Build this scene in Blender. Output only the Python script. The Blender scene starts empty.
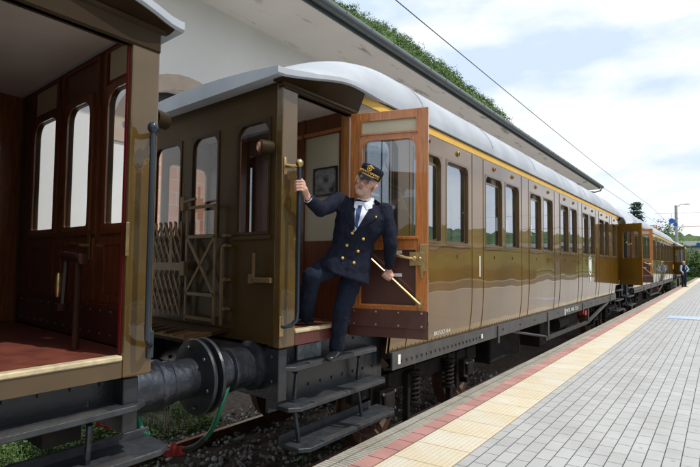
import bpy, bmesh, math, random
from mathutils import Vector, Matrix, noise
random.seed(7)
S = bpy.context.scene
R = math.radians
EYE = 1.43                                  # camera height above the platform; things are laid out from eye level, then lifted

# ------------------------------------------------------------------ camera
cam = bpy.data.cameras.new('camera'); co = bpy.data.objects.new('camera', cam)
S.collection.objects.link(co); S.camera = co
cam.sensor_width = 36; cam.sensor_fit = 'HORIZONTAL'; cam.lens = 36*535/700
cam.clip_start = .05; cam.clip_end = 3000
yaw, pit, rol = R(34.7), R(3.05), R(.57)
fw = Vector((-math.sin(yaw)*math.cos(pit), math.cos(yaw)*math.cos(pit), math.sin(pit)))
rt = Vector((math.cos(yaw), math.sin(yaw), 0)); up = rt.cross(fw)
r2 = rt*math.cos(rol)+up*math.sin(rol); u2 = up*math.cos(rol)-rt*math.sin(rol)
co.matrix_world = Matrix(((r2.x, u2.x, -fw.x, 0), (r2.y, u2.y, -fw.y, 0), (r2.z, u2.z, -fw.z, EYE), (0, 0, 0, 1)))

# ------------------------------------------------------------------ sky and sun
SUN = Vector((.52, .07, .86)).normalized()
w = bpy.data.worlds.new('World'); S.world = w; w.use_nodes = True
N = w.node_tree.nodes; Lk = w.node_tree.links; N.clear()
out = N.new('ShaderNodeOutputWorld'); bg = N.new('ShaderNodeBackground'); bg2 = N.new('ShaderNodeBackground')
sky = N.new('ShaderNodeTexSky'); sky.sky_type = 'NISHITA'; sky.sun_disc = False
sky.sun_elevation = math.asin(SUN.z); sky.sun_rotation = math.atan2(SUN.x, SUN.y)
bg.inputs[1].default_value = .12
tc = N.new('ShaderNodeTexCoord'); mp = N.new('ShaderNodeMapping'); mp.inputs['Scale'].default_value = (1, 1, 2.6)
mp.inputs['Location'].default_value = (.35, .2, .1)
nz = N.new('ShaderNodeTexNoise'); nz.inputs['Scale'].default_value = 2.1; nz.inputs['Detail'].default_value = 9
nz.inputs['Roughness'].default_value = .55; nz.inputs['Distortion'].default_value = .35
cr = N.new('ShaderNodeValToRGB'); cr.color_ramp.elements[0].position = .30; cr.color_ramp.elements[1].position = .46
cr.color_ramp.elements[0].color = (.82, .82, .82, 1)
nz2 = N.new('ShaderNodeTexNoise'); nz2.inputs['Scale'].default_value = 3.4; nz2.inputs['Detail'].default_value = 8
cr2 = N.new('ShaderNodeValToRGB'); cr2.color_ramp.elements[0].position = .38; cr2.color_ramp.elements[1].position = .54
cr2.color_ramp.elements[0].color = (.50, .60, .75, 1); cr2.color_ramp.elements[1].color = (.78, .80, .83, 1)
mx = N.new('ShaderNodeMixShader'); bg2.inputs[1].default_value = 1.0
Lk.new(tc.outputs['Generated'], mp.inputs[0]); Lk.new(mp.outputs[0], nz.inputs[0]); Lk.new(mp.outputs[0], nz2.inputs[0])
Lk.new(nz.outputs[0], cr.inputs[0]); Lk.new(nz2.outputs[0], cr2.inputs[0])
Lk.new(sky.outputs[0], bg.inputs[0]); Lk.new(cr2.outputs[0], bg2.inputs[0])
Lk.new(cr.outputs[0], mx.inputs[0]); Lk.new(bg.outputs[0], mx.inputs[1]); Lk.new(bg2.outputs[0], mx.inputs[2])
Lk.new(mx.outputs[0], out.inputs[0])
sl = bpy.data.lights.new('sun', 'SUN'); sl.energy = 2.2; sl.angle = R(.6); sl.color = (1, .955, .88)
so = bpy.data.objects.new('sun', sl); S.collection.objects.link(so)
so.rotation_euler = SUN.to_track_quat('Z', 'Y').to_euler(); so.location = (20, 5, 30)
S.view_settings.view_transform = 'Standard'; S.view_settings.look = 'None'
S.view_settings.exposure = .50; S.view_settings.gamma = 1; S.view_settings.use_curve_mapping = False
S.render.engine = 'CYCLES'

# ------------------------------------------------------------------ materials
def lin(c): return tuple(c)+(1,)
def mat(name, col, rough=.5, metal=0, var=.15, scale=3, bump=0, bscale=30, coat=0, wave=0, wscale=1.5, stretch=None, col2=None, spec=None, cior=1.5):
    m = bpy.data.materials.new(name); m.use_nodes = True
    n = m.node_tree.nodes; l = m.node_tree.links; b = n['Principled BSDF']
    b.inputs['Roughness'].default_value = rough; b.inputs['Metallic'].default_value = metal
    if spec is not None: b.inputs['Specular IOR Level'].default_value = spec
    if coat:
        b.inputs['Coat Weight'].default_value = coat; b.inputs['Coat Roughness'].default_value = .015; b.inputs['Coat IOR'].default_value = cior
    t = n.new('ShaderNodeTexCoord'); mpp = n.new('ShaderNodeMapping'); l.new(t.outputs['Object'], mpp.inputs[0])
    if stretch: mpp.inputs['Scale'].default_value = stretch
    x = n.new('ShaderNodeTexNoise'); x.inputs['Scale'].default_value = scale; x.inputs['Detail'].default_value = 6
    l.new(mpp.outputs[0], x.inputs[0])
    rp = n.new('ShaderNodeValToRGB'); rp.color_ramp.elements[0].position = .3; rp.color_ramp.elements[1].position = .7
    c2 = col2 if col2 else tuple(min(1, c*(1+var)) for c in col); c1 = tuple(c*(1-var) for c in col) if not col2 else col
    rp.color_ramp.elements[0].color = lin(c1); rp.color_ramp.elements[1].color = lin(c2)
    l.new(x.outputs[0], rp.inputs[0]); l.new(rp.outputs[0], b.inputs['Base Color'])
    prev = None
    if bump:
        y = n.new('ShaderNodeTexNoise'); y.inputs['Scale'].default_value = bscale; y.inputs['Detail'].default_value = 4
        l.new(mpp.outputs[0], y.inputs[0]); bp = n.new('ShaderNodeBump'); bp.inputs['Strength'].default_value = bump
        bp.inputs['Distance'].default_value = .01; l.new(y.outputs[0], bp.inputs['Height']); prev = bp
    if wave:
        y = n.new('ShaderNodeTexNoise'); y.inputs['Scale'].default_value = wscale; y.inputs['Detail'].default_value = 1
        l.new(mpp.outputs[0], y.inputs[0]); bp = n.new('ShaderNodeBump'); bp.inputs['Strength'].default_value = 1
        bp.inputs['Distance'].default_value = wave; l.new(y.outputs[0], bp.inputs['Height'])
        if prev: l.new(prev.outputs[0], bp.inputs['Normal'])
        prev = bp
    if prev:
        l.new(prev.outputs[0], b.inputs['Normal'])
        if coat: l.new(prev.outputs[0], b.inputs['Coat Normal'])
    return m
M = {}
M['brown'] = mat('brown_varnish', (.135, .069, .008), .3, var=.2, scale=1.2, coat=1, cior=1.58, wave=.017, wscale=.9, spec=.1)
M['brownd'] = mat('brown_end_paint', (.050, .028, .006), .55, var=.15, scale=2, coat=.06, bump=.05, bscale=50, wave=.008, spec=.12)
M['post'] = mat('brown_post_paint', (.088, .052, .013), .3, var=.25, scale=3, coat=.8, cior=1.6, spec=.2, bump=.15, bscale=9)
M['brownm'] = mat('brown_matt', (.029, .0165, .0055), .5, spec=.15, var=.2, scale=4)
M['gatep'] = mat('tan_gate_paint', (.13, .078, .032), .5, var=.25, scale=8, spec=.2)
M['yellow'] = mat('yellow_stripe', (.70, .42, .085), .5, var=.08, spec=.15)
M['roof'] = mat('roof_canvas', (.40, .43, .47), .65, var=.16, scale=1.6, bump=.25, bscale=7, spec=.35)
M['wood'] = mat('varnished_wood', (.44, .155, .034), .35, var=.28, scale=5, coat=.7, stretch=(14, 14, 1.2))
M['woodj'] = mat('jamb_wood', (.40, .16, .045), .3, var=.3, scale=5, coat=.6, stretch=(14, 14, 1.2))
M['wood2'] = mat('dark_window_wood', (.19, .062, .018), .35, var=.35, scale=5, coat=.5, stretch=(14, 14, 1.2))
M['winf'] = mat('brown_window_wood', (.105, .062, .022), .4, var=.3, scale=5, coat=.4, stretch=(14, 14, 1.2))
M['mahog'] = mat('dark_mahogany', (.13, .038, .013), .35, var=.4, scale=5, coat=.15, stretch=(12, 12, 1.2))
M['kick'] = mat('dark_red_board', (.068, .022, .017), .4, var=.15, scale=4, coat=.3)
M['post2'] = mat('dark_column', (.035, .012, .007), .4, var=.3)
M['cream'] = mat('cream_panel', (.55, .50, .36), .5, var=.05)
M['ceil'] = mat('ceiling_paint', (.62, .56, .50), .6, var=.08, scale=1.5)
M['floor'] = mat('red_lino', (.16, .045, .03), .45, var=.35, scale=6, bump=.2, bscale=20)
M['nose'] = mat('worn_wood_nosing', (.5, .42, .26), .6, var=.25, scale=20)
M['sillp'] = mat('tan_sill_paint', (.085, .055, .026), .5, var=.15, scale=5)
M['sillr'] = mat('red_sill_paint', (.09, .022, .016), .4, var=.25, scale=5)
M['brass'] = mat('brass', (.50, .36, .17), .36, 1, var=.2, scale=20, bump=.1, bscale=60)
M['black'] = mat('black_paint', (.018, .02, .024), .35, var=.3, scale=6, bump=.2, bscale=40)
M['blue'] = mat('blueblack_enamel', (.02, .03, .042), .25, var=.1)
M['frame'] = mat('grey_underframe', (.055, .053, .05), .5, var=.25, scale=6, bump=.25, bscale=40)
M['steel'] = mat('worn_steel', (.055, .062, .075), .36, .75, var=.45, scale=9, bump=.5, bscale=30)
M['step'] = mat('step_board', (.032, .036, .042), .5, .1, var=.35, scale=12, bump=.35, bscale=40)
M['galv'] = mat('galvanised_plate', (.30, .33, .36), .45, .6, var=.3, scale=25, bump=.2, bscale=60)
M['grime'] = mat('bogie_grime', (.018, .015, .013), .8, spec=.2, var=.4, scale=8, bump=.4, bscale=30)
M['rust'] = mat('rusty_rail', (.085, .038, .022), .65, .2, var=.35, scale=12, bump=.3, bscale=60)
M['railtop'] = mat('rail_head', (.16, .11, .09), .4, .7, var=.3, scale=12)
M['bolt'] = mat('bolt', (.5, .5, .48), .35, .9, var=.1)
M['red'] = mat('red_coupling', (.42, .03, .022), .5, var=.35, bump=.4, bscale=40)
M['green'] = mat('green_hose', (.008, .13, .07), .45, var=.15)
M['rubber'] = mat('rubber', (.02, .022, .022), .6, var=.2)
M['white'] = mat('white_paint', (.75, .75, .72), .5, var=.05)
M['amber'] = mat('amber_lens', (.35, .10, .03), .15, var=.1)
M['curtain'] = mat('curtain', (.55, .50, .40), .8, var=.1, scale=4)
M['seat'] = mat('seat_cloth', (.07, .02, .015), .8, var=.2)
M['redline'] = mat('red_seal', (.17, .008, .014), .5, var=.1)
M['navy'] = mat('navy_cloth', (.007, .010, .023), .85, var=.12, scale=8, bump=.12, bscale=300, spec=.25)
M['navyt'] = mat('navy_trouser_cloth', (.009, .014, .031), .85, var=.12, scale=8, bump=.12, bscale=300, spec=.25)
M['tie'] = mat('tie_silk', (.02, .045, .16), .45, var=.15)
M['shirt'] = mat('white_shirt', (.72, .76, .85), .8, var=.04)
M['shirtb'] = mat('blue_shirt', (.36, .48, .72), .8, var=.05)
M['skin'] = mat('skin', (.60, .34, .255), .5, var=.10, scale=30, bump=.12, bscale=90)
M['beard'] = mat('grey_stubble', (.50, .35, .285), .9, var=.22, scale=160, bump=.4, bscale=260)
M['hair'] = mat('grey_hair', (.25, .22, .20), .85, var=.3, scale=90, bump=.5, bscale=200)
M['eyew'] = mat('eye_white', (.6, .55, .5), .3, var=.05)
M['dark'] = mat('dark_pupil', (.03, .02, .016), .3, var=.1)
M['lip'] = mat('lip', (.42, .19, .15), .5, var=.1)
M['gold'] = mat('gold_braid', (.75, .48, .10), .4, .6, var=.35, scale=160, bump=.6, bscale=180)
M['leather'] = mat('black_leather', (.015, .015, .018), .3, var=.2, bump=.15, bscale=60)
M['peak'] = mat('patent_peak', (.012, .013, .02), .12, var=.1)
M['wall'] = mat('white_render', (.70, .70, .69), .85, var=.06, scale=1.1, bump=.2, bscale=25)
M['soffit'] = mat('concrete_soffit', (.50, .48, .44), .9, var=.05, scale=.8, bump=.2, bscale=20)
M['gutter'] = mat('grey_gutter', (.085, .105, .11), .4, var=.1)
M['arch'] = mat('arch_stone', (.52, .42, .34), .85, var=.1, bump=.2)
M['glassd'] = mat('dark_opening', (.02, .02, .022), .5)
M['leaf1'] = mat('leaf_dark', (.035, .075, .022), .7, var=.4, scale=1.5)
M['leaf2'] = mat('leaf_bright', (.085, .16, .03), .7, var=.4, scale=1.5)
M['leaf3'] = mat('leaf_mid', (.055, .11, .03), .7, var=.4, scale=1.5)
M['conifer'] = mat('conifer_needles', (.022, .055, .03), .8, var=.4, scale=1.5)
M['bark'] = mat('bark', (.10, .07, .05), .9, var=.3, scale=8, bump=.6, bscale=20)
M['concrete'] = mat('concrete', (.36, .36, .35), .85, var=.12, scale=2, bump=.2)
M['van'] = mat('van_brown_paint', (.15, .12, .085), .5, var=.12, scale=2, coat=.2)
M['signb'] = mat('sign_blue', (.01, .11, .42), .4, var=.05)
M['signr'] = mat('signal_red', (.55, .06, .04), .45, var=.05)
M['wire'] = mat('wire', (.03, .03, .035), .5, .5)
M['pale'] = mat('pale_cover', (.42, .52, .68), .35, var=.1)
M['asphalt'] = mat('asphalt', (.055, .055, .058), .85, var=.2, scale=4, bump=.3)
M['tile'] = mat('roof_tile', (.24, .10, .06), .8, var=.25, scale=4, bump=.3)
M['photo'] = mat('framed_photograph', (.02, .02, .022), .3, scale=14, col2=(.32, .32, .33), var=.3)

def glass(name, tint, base=.08, rough=.0, hi=.9):
    m = bpy.data.materials.new(name); m.use_nodes = True
    n = m.node_tree.nodes; l = m.node_tree.links; n.clear()
    o = n.new('ShaderNodeOutputMaterial'); mxs = n.new('ShaderNodeMixShader'); t = n.new('ShaderNodeBsdfTransparent')
    g = n.new('ShaderNodeBsdfGlossy'); g.inputs['Roughness'].default_value = rough; g.inputs[0].default_value = (.95, .97, 1, 1)
    t.inputs[0].default_value = lin(tint); lw = n.new('ShaderNodeLayerWeight'); lw.inputs[0].default_value = .5; fr = n.new('ShaderNodeMath'); fr.operation = 'POWER'; fr.inputs[1].default_value = 4; l.new(lw.outputs['Facing'], fr.inputs[0])
    mr = n.new('ShaderNodeMapRange'); mr.inputs[1].default_value = 0; mr.inputs[2].default_value = 1
    mr.inputs[3].default_value = base; mr.inputs[4].default_value = hi
    nz = n.new('ShaderNodeTexNoise'); nz.inputs['Scale'].default_value = 1.6; nz.inputs['Detail'].default_value = 0
    tcc = n.new('ShaderNodeTexCoord'); l.new(tcc.outputs['Object'], nz.inputs[0])
    bp = n.new('ShaderNodeBump'); bp.inputs['Distance'].default_value = .004; l.new(nz.outputs[0], bp.inputs['Height']); l.new(bp.outputs[0], g.inputs['Normal'])
    l.new(fr.outputs[0], mr.inputs[0]); l.new(mr.outputs[0], mxs.inputs[0]); l.new(t.outputs[0], mxs.inputs[1]); l.new(g.outputs[0], mxs.inputs[2])
    l.new(mxs.outputs[0], o.inputs[0]); return m
M['pane'] = glass('window_glass', (.62, .68, .74), .26)
M['clear'] = glass('clear_glass', (.95, .96, .96), .015)
M['dglass'] = glass('door_glass', (.72, .76, .80), .09)

# ------------------------------------------------------------------ mesh builder
class MB:
    def __init__(s, T=None): s.v = []; s.f = []; s.T = T; s.mi = 0; s.fm = []
    def add(s, vs, fs):
        o = len(s.v)
        s.v += [tuple(s.T(*p)) if s.T else tuple(p) for p in vs]
        for f in fs: s.f.append(tuple(i+o for i in f)); s.fm.append(s.mi)
        return s
    def box(s, a0, a1, b0, b1, c0, c1, bev=0):
        vs = [(x, y, z) for x in (a0, a1) for y in (b0, b1) for z in (c0, c1)]
        return s.add(vs, [(0, 1, 3, 2), (4, 6, 7, 5), (0, 4, 5, 1), (2, 3, 7, 6), (0, 2, 6, 4), (1, 5, 7, 3)])
    def obox(s, c, ax, h):
        c = Vector(c); ax = [Vector(a).normalized() for a in ax]
        vs = [c+ax[0]*h[0]*i+ax[1]*h[1]*j+ax[2]*h[2]*k for i in (-1, 1) for j in (-1, 1) for k in (-1, 1)]
        return s.add(vs, [(0, 1, 3, 2), (4, 6, 7, 5), (0, 4, 5, 1), (2, 3, 7, 6), (0, 2, 6, 4), (1, 5, 7, 3)])
    def loft(s, rings, cap=True, closed=True):
        n = len(rings[0]); vs = [p for r in rings for p in r]; fs = []
        for i in range(len(rings)-1):
            for j in range(n if closed else n-1):
                k = (j+1) % n; fs.append((i*n+j, i*n+k, (i+1)*n+k, (i+1)*n+j))
        if cap and closed: fs.append(tuple(range(n))[::-1]); fs.append(tuple(range((len(rings)-1)*n, len(rings)*n)))
        return s.add(vs, fs)
    def tube(s, pts, r, n=8, ell=None):
        pts = [Vector(p) for p in pts]; rings = []; prev = None
        if not isinstance(r, (list, tuple)): r = [r]*len(pts)
        for i, p in enumerate(pts):
            d = (pts[min(i+1, len(pts)-1)]-pts[max(i-1, 0)]).normalized()
            if prev is None: a = d.orthogonal().normalized()
            else: a = (prev-d*prev.dot(d)).normalized()
            prev = a; b = d.cross(a)
            rings.append([p+(a*math.cos(t)+b*math.sin(t))*r[i] for t in [2*math.pi*k/n for k in range(n)]])
        return s.loft(rings)
    def lathe(s, prof, c, axis=(0, 0, 1), n=20):
        c = Vector(c); d = Vector(axis).normalized(); a = d.orthogonal().normalized(); b = d.cross(a)
        return s.loft([[c+d*h+(a*math.cos(t)+b*math.sin(t))*max(r, 1e-4) for t in [2*math.pi*k/n for k in range(n)]] for r, h in prof])
    def ell(s, c, rad, ax=None, nu=14, nv=9):
        c = Vector(c); ax = ax or ((1, 0, 0), (0, 1, 0), (0, 0, 1)); ax = [Vector(a) for a in ax]; rings = []
        for i in range(nv+1):
            t = math.pi*(i/nv*.98+.01); rings.append([c-ax[2]*rad[2]*math.cos(t)+(ax[0]*rad[0]*math.cos(q)+ax[1]*rad[1]*math.sin(q))*math.sin(t) for q in [2*math.pi*k/nu for k in range(nu)]])
        return s.loft(rings)
    def build(s, name, m, parent=None, smooth=False, bevel=0, rootloc=None, kind=None, seg=1, mods=None):
        base = Vector(rootloc) if rootloc is not None else (Vector(parent['_loc']) if parent is not None else None)
        if base is None:
            xs = [p[0] for p in s.v]; ys = [p[1] for p in s.v]; zs = [p[2] for p in s.v]
            base = Vector(((min(xs)+max(xs))/2, (min(ys)+max(ys))/2, min(zs)))
        me = bpy.data.meshes.new(name); me.from_pydata([Vector(p)-base for p in s.v], [], s.f)
        ms = m if isinstance(m, (list, tuple)) else [m]
        for x in ms: me.materials.append(M[x] if isinstance(x, str) else x)
        me.polygons.foreach_set('material_index', s.fm)
        b = bmesh.new(); b.from_mesh(me); bmesh.ops.recalc_face_normals(b, faces=b.faces); b.to_mesh(me); b.free()
        if smooth:
            me.polygons.foreach_set('use_smooth', [True]*len(me.polygons))
            if smooth != 'all': me.set_sharp_from_angle(angle=R(38))
        o = bpy.data.objects.new(name, me); S.collection.objects.link(o)
        if parent is not None: o.parent = parent; o['_loc'] = parent['_loc']
        else: o.location = base; o['_loc'] = tuple(base)
        if bevel:
            bm = o.modifiers.new('bevel', 'BEVEL'); bm.width = bevel; bm.segments = seg; bm.limit_method = 'ANGLE'; bm.angle_limit = R(50); bm.harden_normals = False
        if mods: mods(o)
        if kind: o['kind'] = kind
        return o
def thing(name, label, cat, loc, group=None):
    o = bpy.data.objects.new(name, None); S.collection.objects.link(o); o.location = loc; o['_loc'] = tuple(loc)
    o.empty_display_size = .2; o['label'] = label; o['category'] = cat
    if group: o['group'] = group
    return o
def tag(o, label, cat, group=None, kind=None):
    o['label'] = label; o['category'] = cat
    if group: o['group'] = group
    if kind: o['kind'] = kind
    return o
def text(name, body, size, m, parent, T, extrude=.001, cond=1.0, label=None):
    # T maps flat text coordinates (x right, y up, d out of the surface) into the world
    cu = bpy.data.curves.new('t', 'FONT'); cu.body = body; cu.size = size; cu.extrude = extrude; cu.resolution_u = 3
    ob = bpy.data.objects.new('t', cu); S.collection.objects.link(ob); bpy.context.view_layer.update()
    me0 = bpy.data.meshes.new_from_object(ob.evaluated_get(bpy.context.evaluated_depsgraph_get()))
    bpy.data.objects.remove(ob)
    mb = MB(); mb.v = [tuple(T(v.co.x*cond, v.co.y, v.co.z)) for v in me0.vertices]
    for p in me0.polygons: mb.f.append(tuple(p.vertices)); mb.fm.append(0)
    o = mb.build(name, m, parent)
    if label: o['label'] = label
    return o
def wallholes(mb, mp, a0, a1, b0, b1, holes, c0, c1):
    A = sorted({a0, a1, *[h[0] for h in holes], *[h[1] for h in holes]}); B = sorted({b0, b1, *[h[2] for h in holes], *[h[3] for h in holes]})
    for i in range(len(A)-1):
        for j in range(len(B)-1):
            x0, x1, y0, y1 = A[i], A[i+1], B[j], B[j+1]
            if any(h[0]-1e-6 <= x0 and x1 <= h[1]+1e-6 and h[2]-1e-6 <= y0 and y1 <= h[3]+1e-6 for h in holes): continue
            for c in (c0, c1): mb.add([mp(x0, y0, c), mp(x1, y0, c), mp(x1, y1, c), mp(x0, y1, c)], [(0, 1, 2, 3)])
    for (x0, x1, y0, y1) in [(a0, a1, b0, b1)]+list(holes):
        q = [(x0, y0), (x1, y0), (x1, y1), (x0, y1)]
        for i in range(4):
            p, r = q[i], q[(i+1) % 4]; mb.add([mp(*p, c0), mp(*r, c0), mp(*r, c1), mp(*p, c1)], [(0, 1, 2, 3)])
def frame(mb, mp, a0, a1, b0, b1, t, rtop, c0, c1, rbot=.02, tb=None, k=6):
    tb = t if tb is None else tb
    i0, i1, j0, j1 = a0+t, a1-t, b0+tb, b1-t; inn = []; outr = []
    for (cx, cy, r, st, oc) in ((i0+rbot, j0+rbot, rbot, 180, (a0, b0)), (i1-rbot, j0+rbot, rbot, 270, (a1, b0)), (i1-rtop, j1-rtop, rtop, 0, (a1, b1)), (i0+rtop, j1-rtop, rtop, 90, (a0, b1))):
        for q in range(k+1):
            an = R(st+90*q/k); inn.append((cx+r*math.cos(an), cy+r*math.sin(an))); outr.append(oc)
    n = len(inn)
    for i in range(n):
        j = (i+1) % n
        for c in (c0, c1):
            if outr[i] == outr[j]: mb.add([mp(*inn[i], c), mp(*inn[j], c), mp(*outr[i], c)], [(0, 1, 2)])
            else: mb.add([mp(*inn[i], c), mp(*inn[j], c), mp(*outr[j], c), mp(*outr[i], c)], [(0, 1, 2, 3)])
        mb.add([mp(*inn[i], c0), mp(*inn[j], c0), mp(*inn[j], c1), mp(*inn[i], c1)], [(0, 1, 2, 3)])
    q = [(a0, b0), (a1, b0), (a1, b1), (a0, b1)]
    for i in range(4):
        p, r = q[i], q[(i+1) % 4]; mb.add([mp(*p, c0), mp(*r, c0), mp(*r, c1), mp(*p, c1)], [(0, 1, 2, 3)])

# ------------------------------------------------------------------ ground, platform, track
RAILZ = -1.87; GZ = -2.06; TC = -3.87
def struct(mb, name, m, **k):
    o = mb.build(name, m, **k); o['kind'] = 'structure'; return o
g = MB(); g.box(-900, 900, -900, 1200, GZ-.3, GZ-.02)
M['ground'] = mat('grass_ground', (.05, .085, .022), .95, var=.5, scale=.6, bump=.5, bscale=6)
struct(g, 'ground', 'ground')
# ballast bed: a lumpy sheet
M['ballast'] = mat('ballast', (.085, .073, .062), .95, scale=14, var=.55, bump=1, bscale=24)
b = MB(); nx, ny = 30, 260; vs = []; fs = []
for j in range(ny+1):
    for i in range(nx+1):
        x = -6.5+4.25*i/nx; y = -6+110*(j/ny)**1.6
        vs.append((x, y, GZ+.07+.05*noise.noise(Vector((x*3, y*3, 0)))+(.02*random.random() if y < 14 else 0)))
for j in range(ny):
    for i in range(nx): a = j*(nx+1)+i; fs.append((a, a+1, a+nx+2, a+nx+1))
b.add(vs, fs); struct(b, 'track_bed', 'ballast', smooth='all')

def slabmat(kind):
    m = bpy.data.materials.new(kind); m.use_nodes = True; n = m.node_tree.nodes; l = m.node_tree.links; bs = n['Principled BSDF']
    t = n.new('ShaderNodeTexCoord'); mp_ = n.new('ShaderNodeMapping'); l.new(t.outputs['Object'], mp_.inputs[0])
    br = n.new('ShaderNodeTexBrick'); l.new(mp_.outputs[0], br.inputs[0])
    mp_.inputs['Rotation'].default_value = (0, 0, R(90)); bs.inputs['Roughness'].default_value = .8
    br.inputs['Scale'].default_value = 1; br.inputs['Bias'].default_value = 0
    cfg = {'paver': (.235, .112, .5, .0038, (.405, .41, .405), (.45, .455, .45), (.06, .06, .06)),
           'yellow': (.385, .45, 0, .005, (.60, .565, .47), (.64, .605, .51), (.36, .26, .14)),
           'redb': (.225, .155, 0, .008, (.42, .215, .19), (.50, .27, .24), (.17, .085, .075)),
           'edge': (2.33, .21, 0, .006, (.33, .31, .265), (.37, .35, .30), (.14, .12, .10))}[kind]
    br.inputs['Brick Width'].default_value = cfg[0]; br.inputs['Row Height'].default_value = cfg[1]; br.offset = cfg[2]
    br.inputs['Mortar Size'].default_value = cfg[3]; br.inputs['Mortar Smooth'].default_value = .25
    for i, nm in ((4, 'Color1'), (5, 'Color2'), (6, 'Mortar')): br.inputs[nm].default_value = lin(cfg[i])
    nz = n.new('ShaderNodeTexNoise'); nz.inputs['Scale'].default_value = 2.2 if kind != 'edge' else 5; nz.inputs['Detail'].default_value = 7; l.new(t.outputs['Object'], nz.inputs[0])
    rp = n.new('ShaderNodeValToRGB'); rp.color_ramp.elements[0].position = .35; rp.color_ramp.elements[1].position = .62
    rp.color_ramp.elements[0].color = {'paver': (.90, .895, .885, 1), 'yellow': (1.0, .90, .72, 1), 'redb': (.82, .8, .8, 1), 'edge': (.8, .78, .72, 1)}[kind]
    rp.color_ramp.elements[1].color = (1.03, 1.03, 1.03, 1); l.new(nz.outputs[0], rp.inputs[0])
    mu = n.new('ShaderNodeMix'); mu.data_type = 'RGBA'; mu.blend_type = 'MULTIPLY'; mu.inputs[0].default_value = 1
    l.new(br.outputs[0], mu.inputs[6]); l.new(rp.outputs[0], mu.inputs[7])
    n3 = n.new('ShaderNodeTexNoise'); n3.inputs['Scale'].default_value = 90; n3.inputs['Detail'].default_value = 3; l.new(t.outputs['Object'], n3.inputs[0])
    r3 = n.new('ShaderNodeMapRange'); r3.inputs[3].default_value = .86; r3.inputs[4].default_value = 1.12; l.new(n3.outputs[0], r3.inputs[0])
    m2 = n.new('ShaderNodeMix'); m2.data_type = 'RGBA'; m2.blend_type = 'MULTIPLY'; m2.inputs[0].default_value = 1
    l.new(mu.outputs[2], m2.inputs[6]); l.new(r3.outputs[0], m2.inputs[7]); l.new(m2.outputs[2], bs.inputs['Base Color'])
    n4 = n.new('ShaderNodeTexNoise'); n4.inputs['Scale'].default_value = 11; n4.inputs['Detail'].default_value = 2; l.new(t.outputs['Object'], n4.inputs[0])
    r4 = n.new('ShaderNodeValToRGB'); r4.color_ramp.elements[0].position = .69; r4.color_ramp.elements[1].position = .73; r4.color_ramp.elements[0].color = (1, 1, 1, 1); r4.color_ramp.elements[1].color = (.74, .72, .70, 1); l.new(n4.outputs[0], r4.inputs[0])
    m4 = n.new('ShaderNodeMix'); m4.data_type = 'RGBA'; m4.blend_type = 'MULTIPLY'; m4.inputs[0].default_value = 1; l.new(m2.outputs[2], m4.inputs[6]); l.new(r4.outputs[0], m4.inputs[7]); m2 = m4; l.new(m2.outputs[2], bs.inputs['Base Color'])
    bp = n.new('ShaderNodeBump'); bp.inputs['Distance'].default_value = .004; bp.inputs['Strength'].default_value = .7
    inv = n.new('ShaderNodeMath'); inv.operation = 'SUBTRACT'; inv.inputs[0].default_value = 1; l.new(br.outputs['Fac'], inv.inputs[1])
    last = inv
    if kind in ('yellow', 'edge'):           # tactile domes / anti-slip ribs
        vo = n.new('ShaderNodeTexVoronoi' if kind == 'yellow' else 'ShaderNodeTexWave')
        l.new(mp_.outputs[0], vo.inputs[0])
        if kind == 'yellow':
            vo.inputs['Scale'].default_value = 26; vo.inputs['Randomness'].default_value = 0; mr = n.new('ShaderNodeMapRange')
            mr.inputs[1].default_value = .2; mr.inputs[2].default_value = .45; mr.inputs[3].default_value = .8; mr.inputs[4].default_value = 0; l.new(vo.outputs[0], mr.inputs[0])
        else:
            vo.inputs['Scale'].default_value = 9; mr = n.new('ShaderNodeMapRange'); l.new(vo.outputs[1], mr.inputs[0])
            cm = n.new('ShaderNodeMapRange'); cm.inputs[3].default_value = .62; cm.inputs[4].default_value = 1.18; l.new(vo.outputs[1], cm.inputs[0])
            m3 = n.new('ShaderNodeMix'); m3.data_type = 'RGBA'; m3.blend_type = 'MULTIPLY'; m3.inputs[0].default_value = 1
            l.new(m2.outputs[2], m3.inputs[6]); l.new(cm.outputs[0], m3.inputs[7]); l.new(m3.outputs[2], bs.inputs['Base Color'])
        ad = n.new('ShaderNodeMath'); ad.operation = 'ADD'; l.new(inv.outputs[0], ad.inputs[0]); l.new(mr.outputs[0], ad.inputs[1]); last = ad
    l.new(last.outputs[0], bp.inputs['Height']); l.new(bp.outputs[0], bs.inputs['Normal']); return m
Y0, Y1 = -12, 74
M['palec'] = mat('pale_concrete', (.66, .65, .62), .85, var=.12, scale=2)
M['wallp'] = M['concrete']
p = MB(); p.box(-2.37, 4.55, Y0, Y1, GZ-.1, -1.445); struct(p, 'platform_base', 'wallp')
p = MB()
for i in range(38):                       # edge slabs, each a few millimetres off its neighbour
    y = Y0+i*2.33+1.2; p.box(-2.385, -2.185, y+.004, y+2.326, -1.56, -1.430+random.uniform(-.002, .002))
struct(p, 'platform_edge', slabmat('edge'), bevel=.008)
p = MB(); p.box(-2.182, -2.035, Y0, Y1, -1.46, -1.430); struct(p, 'red_brick_strip', slabmat('redb'), rootloc=(-2.19, 4.314, -1.43))
p = MB(); p.box(-2.032, -1.582, Y0, Y1, -1.46, -1.4285); struct(p, 'yellow_tactile_strip', slabmat('yellow'), rootloc=(-2.032, 4.299, -1.43))
p = MB(); p.box(-1.579, 4.6, Y0, Y1, -1.46, -1.430); struct(p, 'platform_paving', slabmat('paver'), rootloc=(-1.613, 4.343-.235/2, -1.43))
p = MB(); p.box(4.95, 10.2, -60, 120, GZ, -1.56); struct(p, 'station_road', 'asphalt')
p = MB(); p.box(4.6, 4.95, -60, 120, GZ, -1.42); struct(p, 'kerb', 'white')
p = MB(); p.box(10.2, 10.5, -60, 120, GZ, -1.44); struct(p, 'road_kerb', 'palec')
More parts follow.
